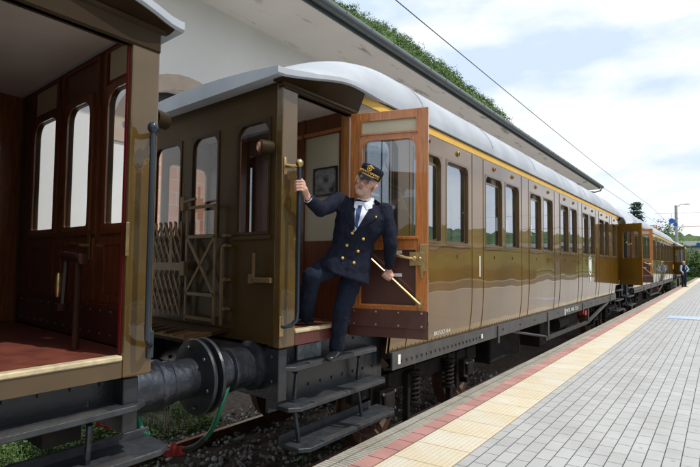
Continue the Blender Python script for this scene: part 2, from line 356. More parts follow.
p = MB(); p.box(10.5, 60, -60, 120, GZ, -1.5); struct(p, 'pavement', 'ground')
p = MB(); p.box(-9.3, -6.35, -25, 60, GZ-.1, -1.82); struct(p, 'far_platform', 'palec')
p = MB(); p.box(-1.23, -.49, 16.75, 17.75, -1.428, -1.418); p.box(-1.19, -.53, 16.8, 17.7, -1.418, -1.414)
tag(p.build('manhole_cover', 'pale', bevel=.003), 'pale blue grey cover plate lying flush in the grey platform paving', 'manhole cover')

# rails and sleepers
trk = thing('railway_track', 'rusty railway track with sleepers lying in ballast under the coaches', 'railway track', (TC, 3, GZ))
for sx in (-1, 1):
    x = TC+sx*.7525; r = MB()
    prof = [(-.065, 0), (.065, 0), (.065, .012), (.012, .03), (.01, .11), (.035, .12), (.035, .15), (-.035, .15), (-.035, .12), (-.01, .11), (-.012, .03), (-.065, .012)]
    r.loft([[(x+a, y, RAILZ-.15+h) for a, h in prof] for y in (-8, 110)]); r.build('rail', 'rust', trk)
    r = MB(); r.box(x-.03, x+.03, -8, 110, RAILZ-.001, RAILZ+.002); r.build('rail_head', 'railtop', trk)
sl0 = MB(); sl0.box(TC-1.2, TC+1.2, -.12, .12, GZ+.03, RAILZ-.152)
s0 = sl0.build('sleeper', 'bark', trk, bevel=.01)
s0.location.y = -3
for i in range(1, 60):
    c = s0.copy(); S.collection.objects.link(c); c.parent = trk; c.location = (0, -3+i*.62, 0)
# loose stones
st = MB(); ico = bmesh.new(); bmesh.ops.create_icosphere(ico, subdivisions=1, radius=1); iv = [v.co.copy() for v in ico.verts]; iff = [tuple(v.index for v in f.verts) for f in ico.faces]
for i in range(5200):
    y = .6+9*random.random()**1.5; x = random.uniform(-5.3, -2.45)
    if abs(abs(x-TC)-.7525) < .07: continue
    sz = random.uniform(.012, .034); ax = [Vector((random.gauss(0, 1), random.gauss(0, 1), random.gauss(0, 1))).normalized() for _ in range(2)]
    q = Matrix.Rotation(random.uniform(0, 6), 3, ax[0]); sc = (random.uniform(.7, 1.3), random.uniform(.6, 1.1), random.uniform(.5, .9))
    st.mi = 0 if random.random() < .55 else (1 if random.random() < .7 else 2)
    st.add([Vector((x, y, GZ+.10+.045*noise.noise(Vector((x*3, y*3, 0)))))+q@Vector((v.x*sc[0], v.y*sc[1], v.z*sc[2]))*sz*random.uniform(.85, 1.1) for v in iv], iff)
M['st1'] = mat('stone_grey', (.30, .305, .31), .9, var=.3, scale=30); M['st2'] = mat('stone_brown', (.13, .10, .08), .9, var=.3, scale=30); M['st3'] = mat('stone_pale', (.55, .56, .57), .9, var=.2, scale=30)
tag(st.build('ballast_stones', ['st1', 'st2', 'st3']), 'loose grey and brown stones scattered between the rails', 'stones', kind='stuff')
# weeds between and beside the rails
wd = MB()
def tuft(x, y, h, n):
    z = GZ+.08
    for _ in range(n):
        an = random.uniform(0, 6.28); rr = abs(random.gauss(0, .07)); px, py = x+rr*math.cos(an), y+rr*math.sin(an)
        hh = h*random.uniform(.3, 1); le = random.uniform(0, 6.28); dx, dy = math.cos(le), math.sin(le); wd.mi = random.choice((0, 1, 1))
        if random.random() < .35:
            wd.add([(px-dy*.005, py+dx*.005, z), (px+dy*.005, py-dx*.005, z), (px+dx*hh*.5, py+dy*hh*.5, z+hh)], [(0, 1, 2)])
        else:
            s_ = random.uniform(.010, .022); c = Vector((px+dx*.03, py+dy*.03, z+hh*random.uniform(.2, 1))); a = Vector((dx, dy, random.uniform(-.5, .5)))*s_; b_ = Vector((-dy, dx, random.uniform(-.4, .4)))*s_*.7
            wd.add([c-a, c+b_, c+a, c-b_], [(0, 1, 2, 3)])
for i in range(1300):
    y = random.uniform(.6, 4.6); x = random.uniform(-6.4, -3.2)
    if (y < 2.1 or x < -4.9) and noise.noise(Vector((x*1.3, y*1.3, 5))) > -.25-(.3 if y < 2.2 else 0): tuft(x, y, .17 if x > -5.2 else .30, 46 if y < 2.0 or x < -5.0 else 10)
for i in range(80):
    y = random.uniform(2.4, 8); x = random.uniform(-5.4, -2.55)
    if noise.noise(Vector((x*1.2, y*1.2, 9))) > .02: tuft(x, y, .13, 34)
for c in ((-2.83, 3.0), (-2.95, 3.15), (-3.0, 2.85), (-2.8, 2.75), (-2.75, 5.6), (-2.7, 6.2), (-4.2, 2.6), (-4.1, 2.9)):
    for k in range(6): tuft(c[0]+random.uniform(-.12, .12), c[1]+random.uniform(-.15, .15), .14, 40)
tag(wd.build('weeds', ['leaf3', 'leaf2']), 'low green weeds growing between the rails and sleepers', 'weeds', kind='stuff')

# ------------------------------------------------------------------ railway coaches
K = .13; W = 2.25; WC = W/2
def cz(z): return .14*max(0, -.30-z)**2          # the lower panels curve in towards the sole bar
def coach(name, label, y0, s, L, group, near=True, far=True, bays=7, gate=True, steps=True, hero=False, win0=1.95):
    root = thing(name, label, 'railway coach', (-2.6-WC, y0, RAILZ), group)
    P = lambda u, w, z: (-2.6-w, y0+s*u+K*w, z)
    P2 = lambda u, w, z: P(L-u, w, z)
    def B(T=P): return MB(T)
    # --- main body side walls (both sides), windows in pairs
    starts = [win0+2.07*i for i in range(bays)]; u0, u1 = .93, L-.93
    sky_ = [(b+.06, b+.75) for b in starts]+[(b+.87, b+1.55) for b in starts]
    if starts[0]-u0 > .9: sky_.append((u0+.18, u0+.78))
    if u1-(starts[-1]+1.6) > .9:
        a = starts[-1]+1.85
        while a+.5 < u1-.1: sky_.append((a, a+.45)); a += .62
    sky_.sort()
    holes = [(a, b_, .22, 1.21) for a, b_ in sky_]
    for side in (0, 1):
        Q = P if side == 0 else (lambda u, w, z: P(u, W-w, z))
        mb = B(Q); mp = lambda a, b_, c: (a, c, b_)
        wallholes(mb, mp, u0, u1, .185, 1.53, holes, 0, .035)
        zs = [.185, -.1, -.28, -.36, -.44, -.52, -.62, -.68, -.74, -.80, -.865]
        for ua, ub, za in ((u0, u0+.68, 7), (u0+.68, u1-.68, 11), (u1-.68, u1, 7)):
            for cc in (0, .035): mb.loft([[(u_, cz(z_)+cc, z_) for z_ in zs[:za]] for u_ in (ua, ub)], closed=False)
            mb.add([(ua, cz(zs[za-1]), zs[za-1]), (ub, cz(zs[za-1]), zs[za-1]), (ub, cz(zs[za-1])+.035, zs[za-1]), (ua, cz(zs[za-1])+.035, zs[za-1])], [(0, 1, 2, 3)])
        for b_ in starts+[starts[-1]+2.07]:               # raised beads either side of each pillar panel
            for x in (b_-.015, b_-.47+.06):
                if x > u0+.05 and x < u1-.05:
                    mb.box(x, x+.018, -.006, .001, .19, 1.395); mb.loft([[(x+a_, cz(z_)+b2_, z_) for a_, b2_ in ((0, .001), (0, -.006), (.018, -.006), (.018, .001))] for z_ in zs])
        for b_ in starts: mb.box(b_-.01, b_+1.62, -.012, .001, .190, .212)   # sill bead
        x = u0+.75
        while x < u1-.7: mb.box(x-.006, x+.006, cz(-.84)-.005, cz(-.84)+.001, -.846, -.834); x += .095   # rivet line
        if side == 0:
            for b_ in starts:
                for q in (.42, 1.2): mb.box(b_+q-.012, b_+q+.012, -.008, .001, .06, .10)
        mb.build('body_side', 'brown', root, smooth=True)
        st = B(Q); st.box(u0, u1, -.006, .0, 1.410, 1.492); st.build('stripe', 'yellow', root)
        ct = B(Q); ct.box(u0, u1, -.02, .0, 1.490, 1.53); ct.build('cornice', 'brownm', root)
        # windows
        for i, (a, b_) in enumerate(sky_):
            if side == 1 and i > 7: break
            f = B(Q); frame(f, mp, a, b_, .22, 1.21, .022, .085, -.004, .05)
            frame(f, mp, a+.018, b_-.018, .235, 1.12 if i % 2 else 1.19, .026, .06, .04, .058)
            fo = f.build('window', 'winf' if side == 0 else 'brownm', root)
            pn = B(Q); pn.box(a+.04, b_-.04, .048, .051, .255, 1.10 if i % 2 else 1.17); pn.build('pane', 'pane', fo)
            if side == 0 and i < 10:
                cu = B(Q); nn = 14; wd_ = .16 if i != 2 else .3
                for (c0_, dr) in ((a+.06, 1), (b_-.06, -1)):
                    cu.loft([[(c0_+dr*wd_*k/nn*(1 if zz > .7 else .8), .085+.014*math.sin(k*1.9), zz) for k in range(nn+1)] for zz in (.24, .6, 1.0, 1.2)], closed=False)
                cu.build('curtain', 'curtain', root, smooth=True)
        if side == 0:
            for i, (a, b_) in enumerate(sky_[1:]):
                ve = B(Q); c = (a+b_)/2; k = 14
                ve.loft([[(c+r_*math.cos(6.283*j/k), d_, 1.325+r_*1.15*math.sin(6.283*j/k)) for j in range(k)] for r_, d_ in ((.030, .001), (.030, -.016), (.022, -.022), (.019, -.004))], cap=False)
                ve.mi = 1; ve.box(c-.019, c+.019, -.003, -.001, 1.306, 1.344); vo = ve.build('vent', ['brass', 'dark'], root)
    # --- inside: floor, ceiling, bulkheads, seats
    f = B(); f.box(u0, u1, .05, W-.05, -.56, -.51); f.build('saloon_floor', 'floor', root)
    f = B(); f.box(u0+.1, u1-.1, .06, W-.06, 1.42, 1.44); f.build('saloon_ceiling', 'ceil', root)
    for b_ in starts[:5]:
        for q in (.25, 1.05):
            se = B()
            for w0 in (.15, 1.35): se.box(b_+q, b_+q+.42, w0, w0+.9, -.12, -.02); se.box(b_+q+.36, b_+q+.46, w0, w0+.9, -.1, .52); se.box(b_+q+.1, b_+q+.3, w0+.1, w0+.8, -.51, -.12)
            se.build('seat', 'seat', root, bevel=.03)
    # --- roof: arched, with hipped hoods that come down to the flat ends
    def sm(t): t = max(0, min(1, t)); return t*t*(3-2*t)
    def rz(u, w):
        ue = min(u, L-u)
        fl = 1.385+.07*(1-((w-WC)/WC)**2); sx_ = abs(w-WC)/(WC+.036); arch = 1.56+.60*max(0, 1-sx_**2.6)**.6
        t = max(0, min(1, (ue+.05)/1.95)); a = math.sin(math.pi/2*t)**1.15
        ed = 1.325+.14*sm((ue+.1)/.9)+.03*sm((ue-.75)/.75)
        z = fl*(1-a)+arch*a
        return max(z, ed+.045)
    us = [-.12, -.09]+[-.03+.1*i for i in range(23)]+[2.4+.6*i for i in range(int((L-4.8)/.6)+1)]+[L+.03-.1*i for i in range(22, -1, -1)]+[L+.09, L+.12]
    ws = [WC-(WC+.035)*math.cos(math.pi*i/30) for i in range(31)]
    rings = []
    for u in us:
        ue = min(u, L-u); ov_ = .115-.085*sm((ue-.75)/.75); inset = .05*(1-sm((ue+.09)/.25)); ed = 1.325+.14*sm((ue+.1)/.9)+.03*sm((ue-.75)/.75)
        ww = [WC+(w-WC)*(WC+ov_-inset)/(WC+.035) for w in ws]
        top = [(u, x, rz(u, w)+.004*noise.noise(Vector((u*4, w*4, 1)))) for x, w in zip(ww, ws)]
        rings.append([(u, ww[0]+.015, ed)]+[(u, ww[0], ed+.012)]+top+[(u, ww[-1], ed+.012), (u, ww[-1]-.015, ed)]+[(u, WC, ed+.0)])
    rf = B(); rf.loft(rings); rf.build('roof', 'roof', root, smooth=True)
    for e_ in ([0] if near else [])+([1] if far else []):
        E_ = P if e_ == 0 else P2
        for side in (0, 1):
            Q = E_ if side == 0 else (lambda u, w, z: E_(u, W-w, z)); sf = MB(Q); us2 = [-.06+.08*i for i in range(14)]
            sf.loft([[(u, w_, zz) for w_, zz in ((-.10+.05*(1-sm((u+.09)/.25))+.085*sm((u-.75)/.75), 1.319+.14*sm((u+.1)/.9)+.03*sm((u-.75)/.75)), (.05, 1.319+.14*sm((u+.1)/.9)+.03*sm((u-.75)/.75)), (.05, 1.31), (.0, 1.31))] for u in us2]); sf.build('roof_soffit', 'brownm', root, smooth=True)
    uu = 2.25
    while uu < L-2.2:
        rs = B(); rs.loft([[(uu+d, w, rz(uu, w)+(.008 if 0 < k < 3 else -.002)) for k, d in enumerate((-.02, -.015, .015, .02))] for w in ws[1:-1]], cap=True); rs.build('roof_seam', 'roof', root, smooth=True); uu += 2.07
    # --- underframe
    for side in (0, 1):
        Q = P if side == 0 else (lambda u, w, z: P(u, W-w, z))
        so_ = B(Q); so_.box(1.62, L-1.62, .008, .03, -1.035, -.868); so_.box(1.62, L-1.62, .03, .1, -1.035, -1.02); so_.box(1.62, L-1.62, .03, .1, -.885, -.87)
        x = 1.8
        while x < L-1.7: so_.box(x-.012, x+.012, -.004, .01, -.96-.02*(1 if x < 3.9 else 0), -.935-.02*(1 if x < 3.9 else 0)); x += .11 if x < 3.9 else .8
        so_.build('sole_bar', 'frame', root)
        bk = B(Q); bk.box(.06, 1.66, .17, .2, -1.12 if near and not root['first'] else -.84, -.62)
        for i in range(9):
            for z in ((-.7, -.85, -1.0) if not root['first'] else (-.68, -.8)): bk.box(.2+i*.16, .222+i*.16, .16, .171, z, z+.022)
        bk.build('end_plate', 'black', root)
        if L > 12 and side == 0:
            tr = B(Q); a, b_, c, d = 5.0, 7.2, 11.0, 13.9
            tr.tube([(a, .06, -.99), (a+2.1, .06, -1.30), (b_+.3, .06, -1.36)], .022, 6)
            tr.loft([[(x, w_, z+dz) for w_, dz in ((.03, -.035), (.08, -.035), (.08, .035), (.03, .035))] for x, z in ((b_, -1.36), (c, -1.38), (d, -1.04))])
            for x in (b_+.1, c-.1): tr.box(x, x+.09, .02, .09, -1.36, -1.0)
            for x in (4.55, 7.2, 10.2, 13.9): tr.box(x, x+.05, -.01, .012, -1.12, -.88)
            tr.build('truss_rod', 'frame', root)
            for q_ in ((4.9, 6.3, .25, .8, -1.5, -1.02), (7.4, 7.8, .2, .6, -1.55, -1.02), (9.4, 10.6, .2, .7, -1.45, -1.02)): bx = B(Q); bx.box(*q_); bx.build('battery_box', 'grime', root, bevel=.02)
            ch = B(Q); ch.box(10.7, 10.9, .05, .2, -1.2, -1.08); ch.build('valve', 'red', root)
            ch = B(Q); ch.tube([(8.7, .3, -1.25), (9.5, .3, -1.25)], .16, 14); ch.build('air_cylinder', 'grime', root, smooth=True)
    zb = -.9 if root['first'] else -1.05; pn = B(); pn.box(.3, L-.3, .4, .5, zb, -.62); pn.box(.3, L-.3, W-.5, W-.4, zb, -.62); pn.box(.3, .5, .2, W-.2, zb-.05, -.62); pn.box(L-.5, L-.3, .2, W-.2, -1.1, -.62); pn.box(.3, L-.3, .5, W-.5, -.68, -.64)
    pn.build('underframe', 'grime', root)
    # --- bogies
    for c in ([2.85, L-2.85] if near and far else ([2.85] if near else [L-2.85])):
        bo = B(); y = c
        for w0 in (.28, W-.36):
            bo.box(c-1.55, c+1.55, w0, w0+.08, -1.34, -1.16)
            for dx in (-1.05, 1.05): bo.box(c+dx-.2, c+dx-.14, w0-.02, w0+.1, -1.62, -1.16); bo.box(c+dx+.14, c+dx+.2, w0-.02, w0+.1, -1.62, -1.16)
        bo.box(c-.2, c+.2, .3, W-.3, -1.3, -1.1); bo.box(c-1.5, c-1.42, .3, W-.3, -1.3, -1.15); bo.box(c+1.42, c+1.5, .3, W-.3, -1.3, -1.15)
        for dx in (-1.05, 1.05):
            bo.tube([(c+dx, .3, -1.42), (c+dx, W-.3, -1.42)], .07, 10)
        for dx in (-.55, .55): bo.box(c+dx-.03, c+dx+.03, .2, .28, -1.75, -1.2)
        bo_ = bo.build('bogie', 'grime', root, bevel=.008)
        for dx in (-1.05, 1.05):
            for w0 in (WC-.75, WC+.75):
                sg = 1 if w0 < WC else -1
                wh = B(); wh.lathe([(.06, -.09), (.09, -.09), (.1, -.03), (.33, -.02), (.36, -.062), (.445, -.062), (.45, .055), (.475, .06), (.475, .085), (.37, .085), (.35, .02), (.1, .03), (.06, .09)], (c+dx, w0+.05*sg, -1.425), (0, sg, 0), 36)
                wh.build('wheel', 'rust', bo_, smooth=True)
            for w0, sg in ((.18, -1), (W-.18, 1)):
                ab = B(); ab.box(c+dx-.13, c+dx+.13, min(w0, w0-sg*.14), max(w0, w0-sg*.14), -1.5, -1.27)
                ab.box(c+dx-.1, c+dx+.1, min(w0, w0+sg*.04), max(w0, w0+sg*.04), -1.47, -1.3)
                ab.build('axle_box', 'grime', bo_, bevel=.012)
                if sg < 0:
                    bl = B()
                    for ax_ in (-.115, .115):
                        for az in (-1.47, -1.3): bl.tube([(c+dx+ax_, w0-.03, az), (c+dx+ax_, w0+.02, az)], .016, 8)
                    bl.build('bolt', 'bolt', bo_)
        for dx in (-.45, .45):
            sp = B(); pts = [(c+dx+.062*math.cos(t), .2+.062*math.sin(t), -1.5+.3*t/(2*math.pi*6)) for t in [2*math.pi*6*i/100 for i in range(101)]]
            sp.tube(pts, .015, 6); sp.tube([(c+dx, .2, -1.52), (c+dx, .2, -1.1)], .018, 6); sp.tube([(c+dx, .2, -1.52), (c+dx, .2, -1.50)], .09, 12); sp.tube([(c+dx, .2, -1.2), (c+dx, .2, -1.18)], .09, 12)
            sp.build('spring', 'grime', bo_, smooth=True)
    # --- the vestibules
    for E, on in ((P, near), (P2, far)):
        if on: vestibule(root, E, gate, steps, hero and E is P)
        else:
            eb = MB(E); wallholes(eb, lambda a, b_, c: (c, a, b_), 0, W, -.62, 1.4, [], .0, .05); eb.build('end_wall', 'brownd', root)
            for w0 in (0, W-.03): e2 = MB(E); e2.box(.0, .95, w0, w0+.03, -.62, 1.5); e2.build('end_panel', 'brownd', root)
    return root, P

def vestibule(root, P, gate, steps, hero):
    is_front = root['hero_side'] if 'hero_side' in root else 0
    mpE = lambda a, b_, c: (c, a, b_)
    H = [(.14, .57, .2, 1.08), (.80, 1.22, .2, 1.08), (1.38, 1.88, .2, 1.08)]
    e = MB(P); wallholes(e, mpE, .08, W-.08, -.61, 1.37, H, .015, .028)
    for i, z in enumerate((-.575,)):
        for k in range(24): e.box(.008, .016, .16+k*.09, .17+k*.09, z, z+.01)
    e.box(.004, .016, .12, .6, .165, .195); e.build('end_wall', 'brownd', root)
    li = MB(P); wallholes(li, mpE, .08, W-.08, -.51, 1.37, H, .031, .040)
    for a, b_ in ((.1, .60), (.70, 1.30), (1.40, 1.92)):   # inner door / panel mouldings
        for z0, z1 in ((-.48, -.30),): pass
        frame(li, mpE, a, b_, -.26, .14, .05, .01, .040, .050, .01)
        frame(li, mpE, a-.01, b_+.01, .16, 1.34, .03, .01, .040, .055, .01)
    li.box(.040, .06, .08, W-.08, 1.33, 1.37)
    li.build('end_lining', 'mahog', root)
    kp = MB(P); kp.box(.041, .048, .1, W-.1, -.505, -.29); sc = kp; sc.mi = 1
    for k in range(16):
        for z in (-.32, -.46): sc.box(.048, .052, .13+k*.145, .14+k*.145, z, z+.01)
    sc.build('kick_board', ['kick', 'bolt'], root)
    for a, b_ in ((.17, .55), (1.42, 1.86)):
        cp = MB(P); cp.box(.041, .046, a, b_, 1.13, 1.31); cp.build('cream_panel', 'cream', root)
    for (a, b_, z0, z1) in H:
        f = MB(P); frame(f, mpE, a, b_, z0, z1, .022, .1, .006, .0395, .02); fo = f.build('window_frame', 'brownm', root)
        f = MB(P); frame(f, mpE, a-.02, b_+.02, z0-.02, z1+.02, .040, .1, .0405, .053, .02); f.build('inner_frame', 'wood2', root)
        g_ = MB(P); g_.box(.026, .029, a+.02, b_-.02, z0+.02, z1-.02); g_.build('pane', 'clear', root)
    # inside door lever
    lv = MB(P); lv.box(.055, .066, .735, .77, .0, .16); lv.tube([(.066, .75, .09), (.115, .75, .09), (.12, .87, .10)], .012, 8); lv.build('door_lever', 'brass', root)
    # brake wheel column with handle
    bw = MB(P); bw.tube([(.26, .42, -.51), (.26, .42, .02)], .022, 10); bw.tube([(.26, .35, .0), (.26, .62, .02)], .03, 10); bw.tube([(.26, .60, .0), (.28, .58, -.28)], .02, 8); bw.tube([(.28, .58, -.3), (.28, .58, -.26)], .035, 10)
    bw.build('brake_column', 'post2', root, smooth=True)
    bh = MB(P); bh.lathe([(.012, 0), (.02, .03), (.022, .09), (.015, .13), (.01, .14)], (.30, .60, -.22), (0, 0, 1), 12); bh.build('brake_handle', 'brass', root, smooth=True)
    fl = MB(P); fl.box(.06, .95, .02, W-.02, -.62, -.512); fl.build('vestibule_floor', 'floor', root)
    ce = MB(P); ce.box(.06, 1.0, .03, W-.03, 1.34, 1.36); ce.build('vestibule_ceiling', 'ceil', root)
    # bulkhead to the saloon
    bk = MB(P); wallholes(bk, mpE, .03, W-.03, -.51, 1.36, [(.16, .62, .19, 1.16), (.78, 1.5, -.51, 1.1)], .93, .97)
    for a in (.14, .62, .74, 1.5): bk.box(.915, .93, a, a+.03, -.5, 1.34)
    bk.build('bulkhead', 'mahog', root)
    cp = MB(P); cp.box(.94, .95, .16, .62, .19, 1.16); cp.build('cream_panel', 'cream', root)
    pf = MB(P); frame(pf, mpE, .20, .50, .60, .86, .014, .03, .918, .94, .03); pf.build('picture_frame', 'black', root)
    pi = MB(P); pi.box(.928, .938, .21, .49, .61, .85); pi.build('picture', 'photo', root)
    bd = MB(P); bd.box(.98, 1.01, .8, 1.48, -.5, 1.1); bd.build('saloon_door', 'mahog', root)
    bb = MB(P); bb.box(.915, .93, .03, .76, 1.17, 1.2); bb.box(.91, .93, .02, .14, -.5, 1.34); bb.build('bulkhead_trim', 'wood', root)
    kn = MB(P); kn.ell((.5, W-.1, .13), (.03, .03, .03)); kn.build('knob', 'nose', root, smooth=True)
    # both sides
    for side in (0, 1):
        Q = P if side == 0 else (lambda u, w, z: P(u, W-w, z))
        po = MB(Q); po.box(0, .175, 0, .075, -.625, 1.34); po.build('corner_post', 'post', root, bevel=.012, seg=2)
        rl = MB(Q); rl.box(.176, .181, .03, .055, -.5, 1.25); rl.build('door_seal', 'redline', root)
        jm = MB(Q); jm.box(.875, .93, .02, .09, -.62, 1.3) if side == 0 else jm.box(.95, .975, -.005, .006, -.62, 1.3); jm.build('door_jamb', 'woodj', root, bevel=.004)
        hb = 1.17 if root['first'] else 1.265; hd = MB(Q); hd.box(.0, .95, -.01, .05, hb, 1.32); hd.box(.183, .9, .0, .07, hb, hb+.08); hd.box(-.02, .95, -.022, .05, 1.285, 1.322)
        hd.build('header', 'brownm', root, bevel=.01)
        si = MB(Q); si.box(.178, .875, .004, .06, -.62, -.533); si.build('door_sill', 'sillp' if root['first'] else 'sillr', root)
        ns = MB(Q); ns.box(.178, .875, -.006, .06, -.532, -.505); ns.build('sill_nosing', 'nose', root, bevel=.006)
        if side == 1 and root['first']: sl_ = MB(Q); sl_.box(.06, .93, .075, .09, -.505, 1.34); [sl_.box(.1+.1*k, .104+.1*k, .09, .094, -.5, 1.3) for k in range(8)]; sl_.build('side_lining', 'wood2', root)
        # grab rail
        y = .09; gr = MB(Q)
        gr.tube([(y, -.10, .70), (y, -.10, -.36), (y-.005, -.095, -.42), (y-.03, -.07, -.455), (y-.06, -.03, -.465), (y-.075, .0, -.465)], .0165, 10)
        gr.build('grab_rail', 'blue', root, smooth=True)
        bm_ = 'blue' if root['first'] else 'brass'
        br = MB(Q); br.box(y-.070, y-.040, -.010, .0, .63, .76); br.tube([(y-.055, -.005, .70), (y-.03, -.06, .69), (y, -.10, .70)], .016, 8); br.ell((y, -.10, .712), (.032, .032, .034)); b2 = MB(Q); b2.box(y-.095, y-.055, -.012, 0, -.54, -.39); b2.build('rail_bracket', bm_, root, bevel=.004)
        br.build('rail_bracket', bm_, root, smooth=True, bevel=.004)
        if side == 0:
            la = MB(Q); la.box(.168, .19, -.022, .02, .02, .20) if root['first'] else la.box(.168, .19, -.022, .02, -.02, .17); la.build('latch_plate', 'brass', root, bevel=.003)
        # steps
        if steps:
            for i, (z, d0, d1, xa, xb) in enumerate(((-.78, -.0, .26, .0, 1.5), (-1.06, -.0, .28, -.16, 1.4), (-1.38, -.05, .22, -.1, 1.4)) if root['first'] else ((-.78, -.0, .26, .11, 1.40), (-1.08, -.02, .28, .15, 1.52), (-1.38, -.07, .20, .22, 1.62))):
                sb = MB(Q)
                sb.loft([[(a_, b_, zz) for a_, b_ in ((xa, d1), (xa, d0+.06), (xa+.08, d0), (xb-.08, d0), (xb, d0+.06), (xb, d1))] for zz in (z-.035, z)])
                sb.box(xa, xb-.1, d1-.0, d1+.02, z-.03, z+.05); sb.build('step_board', 'step', root, bevel=.005)
                nb = MB(Q); nb.box(xa+.25, xb-.12, d0+.002, d0+.05, z, z+.006); nb.build('step_tread', 'frame', root)
            ir = MB(Q)
            for x in (.28, 1.15):
                ir.tube([(x, .2, -.62), (x, .18, -.80), (x+.02, .1, -.86), (x+.02, .12, -1.06)], .018, 8)
                ir.tube([(x+.02, .12, -1.1), (x+.04, .08, -1.38)], .018, 8)
            ir.build('step_iron', 'steel', root, smooth=True)
            if side == 0 and hero:
                gp = MB(Q); gp.box(.36, .66, .145, .16, -.775, -.66); gp.build('step_plate', 'galv', root)
        # door
        sa, ca = math.sin(R(20)), math.cos(R(20))
        if side == 0: D = (lambda Q: lambda a, b_, c: Q(.892+a*sa-c*ca, -.0-a*ca-c*sa, b_))(Q)
        else: D = (lambda Q: lambda a, b_, c: Q(1.0-a, .01+c, b_))(Q)
        door(root, D, side == 0 and not root['first'])
    # gangway bridge plate, gate, lamp, bracket
    if gate:
        gp = MB(P); gp.loft([[(-.42, w_, z) for w_, z in ((.62, -.60), (1.85, -.60), (1.85, -.575), (.62, -.575))], [(.03, w_, z) for w_, z in ((.62, -.56), (1.85, -.56), (1.85, -.53), (.62, -.53))]])
        for k in range(8): gp.box(-.38, .02, .66+k*.15, .67+k*.15, -.58, -.548)
        gp.build('gangway_plate', 'brownm', root)
        gt = MB(P); c0, c1 = -.055, -.03
        for (a0, b0, a1, b1) in ((.76, -.5, .76, .45), (1.18, -.5, 1.18, .45), (.76, .45, 1.18, .45), (.76, .2, 1.18, .2), (.76, -.28, 1.18, -.28), (.76, -.48, 1.18, -.48), (.76, -.28, 1.18, .2), (1.18, -.28, .76, .2), (.66, -.5, .66, .1)):
            d = Vector((0, a1-a0, b1-b0)); c = Vector(((c0+c1)/2, (a0+a1)/2, (b0+b1)/2)); n_ = Vector((1, 0, 0)); gt.obox(c, (d, n_, d.cross(n_)), (d.length/2+.01, .008, .013))
        gt.build('swing_gate', 'gatep', root)
        gh = MB(P); gh.box(-.07, -.03, 1.21, 1.26, .43, .55); gh.tube([(-.06, 1.22, .50), (-.07, 1.02, .52)], .012, 8); gh.tube([(-.05, 1.24, .36), (-.05, 1.24, .66)], .010, 8)
        gh.build('gate_latch', 'gatep', root, smooth=True)
        for z in (-.38, -.15, .12, .2): gh = MB(P); gh.tube([(-.05, .63, z), (.0, .63, z)], .014, 8); gh.box(-.035, .01, .60, .68, z-.008, z+.008); gh.build('gate_hinge', 'gatep', root)
        lz = MB(P); cols = [1.28+.085*i for i in range(7)]
        for a in cols: lz.box(-.045, -.038, a-.012, a+.012, -.48, .33)
        for zc in (-.28, .18):
            for i in range(6):
                for dd in (-1, 1):
                    for off in (-.075, .075):
                        a0, a1 = cols[i], cols[i+1]; d = Vector((0, a1-a0, dd*.15)); c = Vector((-.05-.006*dd, (a0+a1)/2, zc+off)); n_ = Vector((1, 0, 0)); lz.obox(c, (d, n_, d.cross(n_)), (d.length/2+.012, .003, .010))
        lz.box(-.06, -.048, 1.22, 1.8, -.09, -.02); lz.box(-.07, -.03, 1.18, 1.235, -.13, -.01); lz.loft([[(-.06+q, 1.42+e_, z) for q, e_ in ((0, -wd_), (.01, -wd_), (.01, wd_), (0, wd_))] for z, wd_ in ((-.02, .03), (.2, .02), (.22, .012))])
        lz.build('folding_gate', 'gatep', root)
    lb = MB(P); lb.box(-.03, .0, .08, .30, -.16, -.12); lb.box(-.035, -.02, .26, .29, -.14, .06); lb.box(-.03, -.015, .28, .34, -.17, -.10); lb.build('lamp_bracket', 'gatep', root, bevel=.004)
    tl = MB(P); tl.lathe([(.0, 0), (.048, 0), (.052, .02), (.052, .10), (.044, .11), (.0, .11)], (-.02, .09, .83), (-1, .35, 0), 20); tl.build('tail_lamp', 'brownm', root, smooth=True)
    ll = MB(P); ll.lathe([(.0, 0), (.04, 0), (.03, .02), (0, .026)], (-.115, .125, .83), (-1, .35, 0), 20); ll.build('lamp_lens', 'amber', root, smooth=True)
    # buffers and beam
    bb = MB(P); bb.box(.05, .14, .05, W-.05, -.93 if root['first'] else -1.02, -.64)
    for k in range(7):
        for z in (-.70, -.88): bb.tube([(.03, .12+k*.36, z), (.06, .12+k*.36, z)], .016, 8)
    bb.build('buffer_beam', 'black', root, bevel=.005)
    for wc in (.34, W-.34):
        bl_ = .57 if root['first'] else .46; d_ = bl_-.51
        bf = MB(P); bf.lathe([(.185, .05), (.185, .0), (.15, -.02), (.15, -.20), (.158, -.21), (.158, -.24), (.135, -.25), (.135, -.30), (.14, -.305), (.14, -.33), (.13, -.335), (.13, -.44-d_), (.14, -.45-d_), (.14, -.47-d_)], (0, wc, -.785), (1, 0, 0), 32)
        bo = bf.build('buffer', 'steel', root, smooth=True)
        bd = MB(P); bd.lathe([(.09, -.43-d_), (.25, -.462-d_), (.257, -.476-d_), (.25, -.492-d_), (.15, -.506-d_), (.0, -.51-d_)], (0, wc, -.785), (1, 0, 0), 48); bd.build('buffer_head', 'black', bo, smooth=True)
        bt = MB(P)
        for k in range(6): an = k*1.047+.3; bt.ell((-.445-d_, wc+.2*math.cos(an), -.785+.2*math.sin(an)), (.012, .014, .014), nu=8, nv=5)
        for k in range(4): an = k*1.571+.785; bt.ell((-.005, wc+.12*math.cos(an), -.775+.12*math.sin(an)), (.018, .018, .018), nu=8, nv=5)
        bt.build('rivet', 'steel', bo, smooth=True)
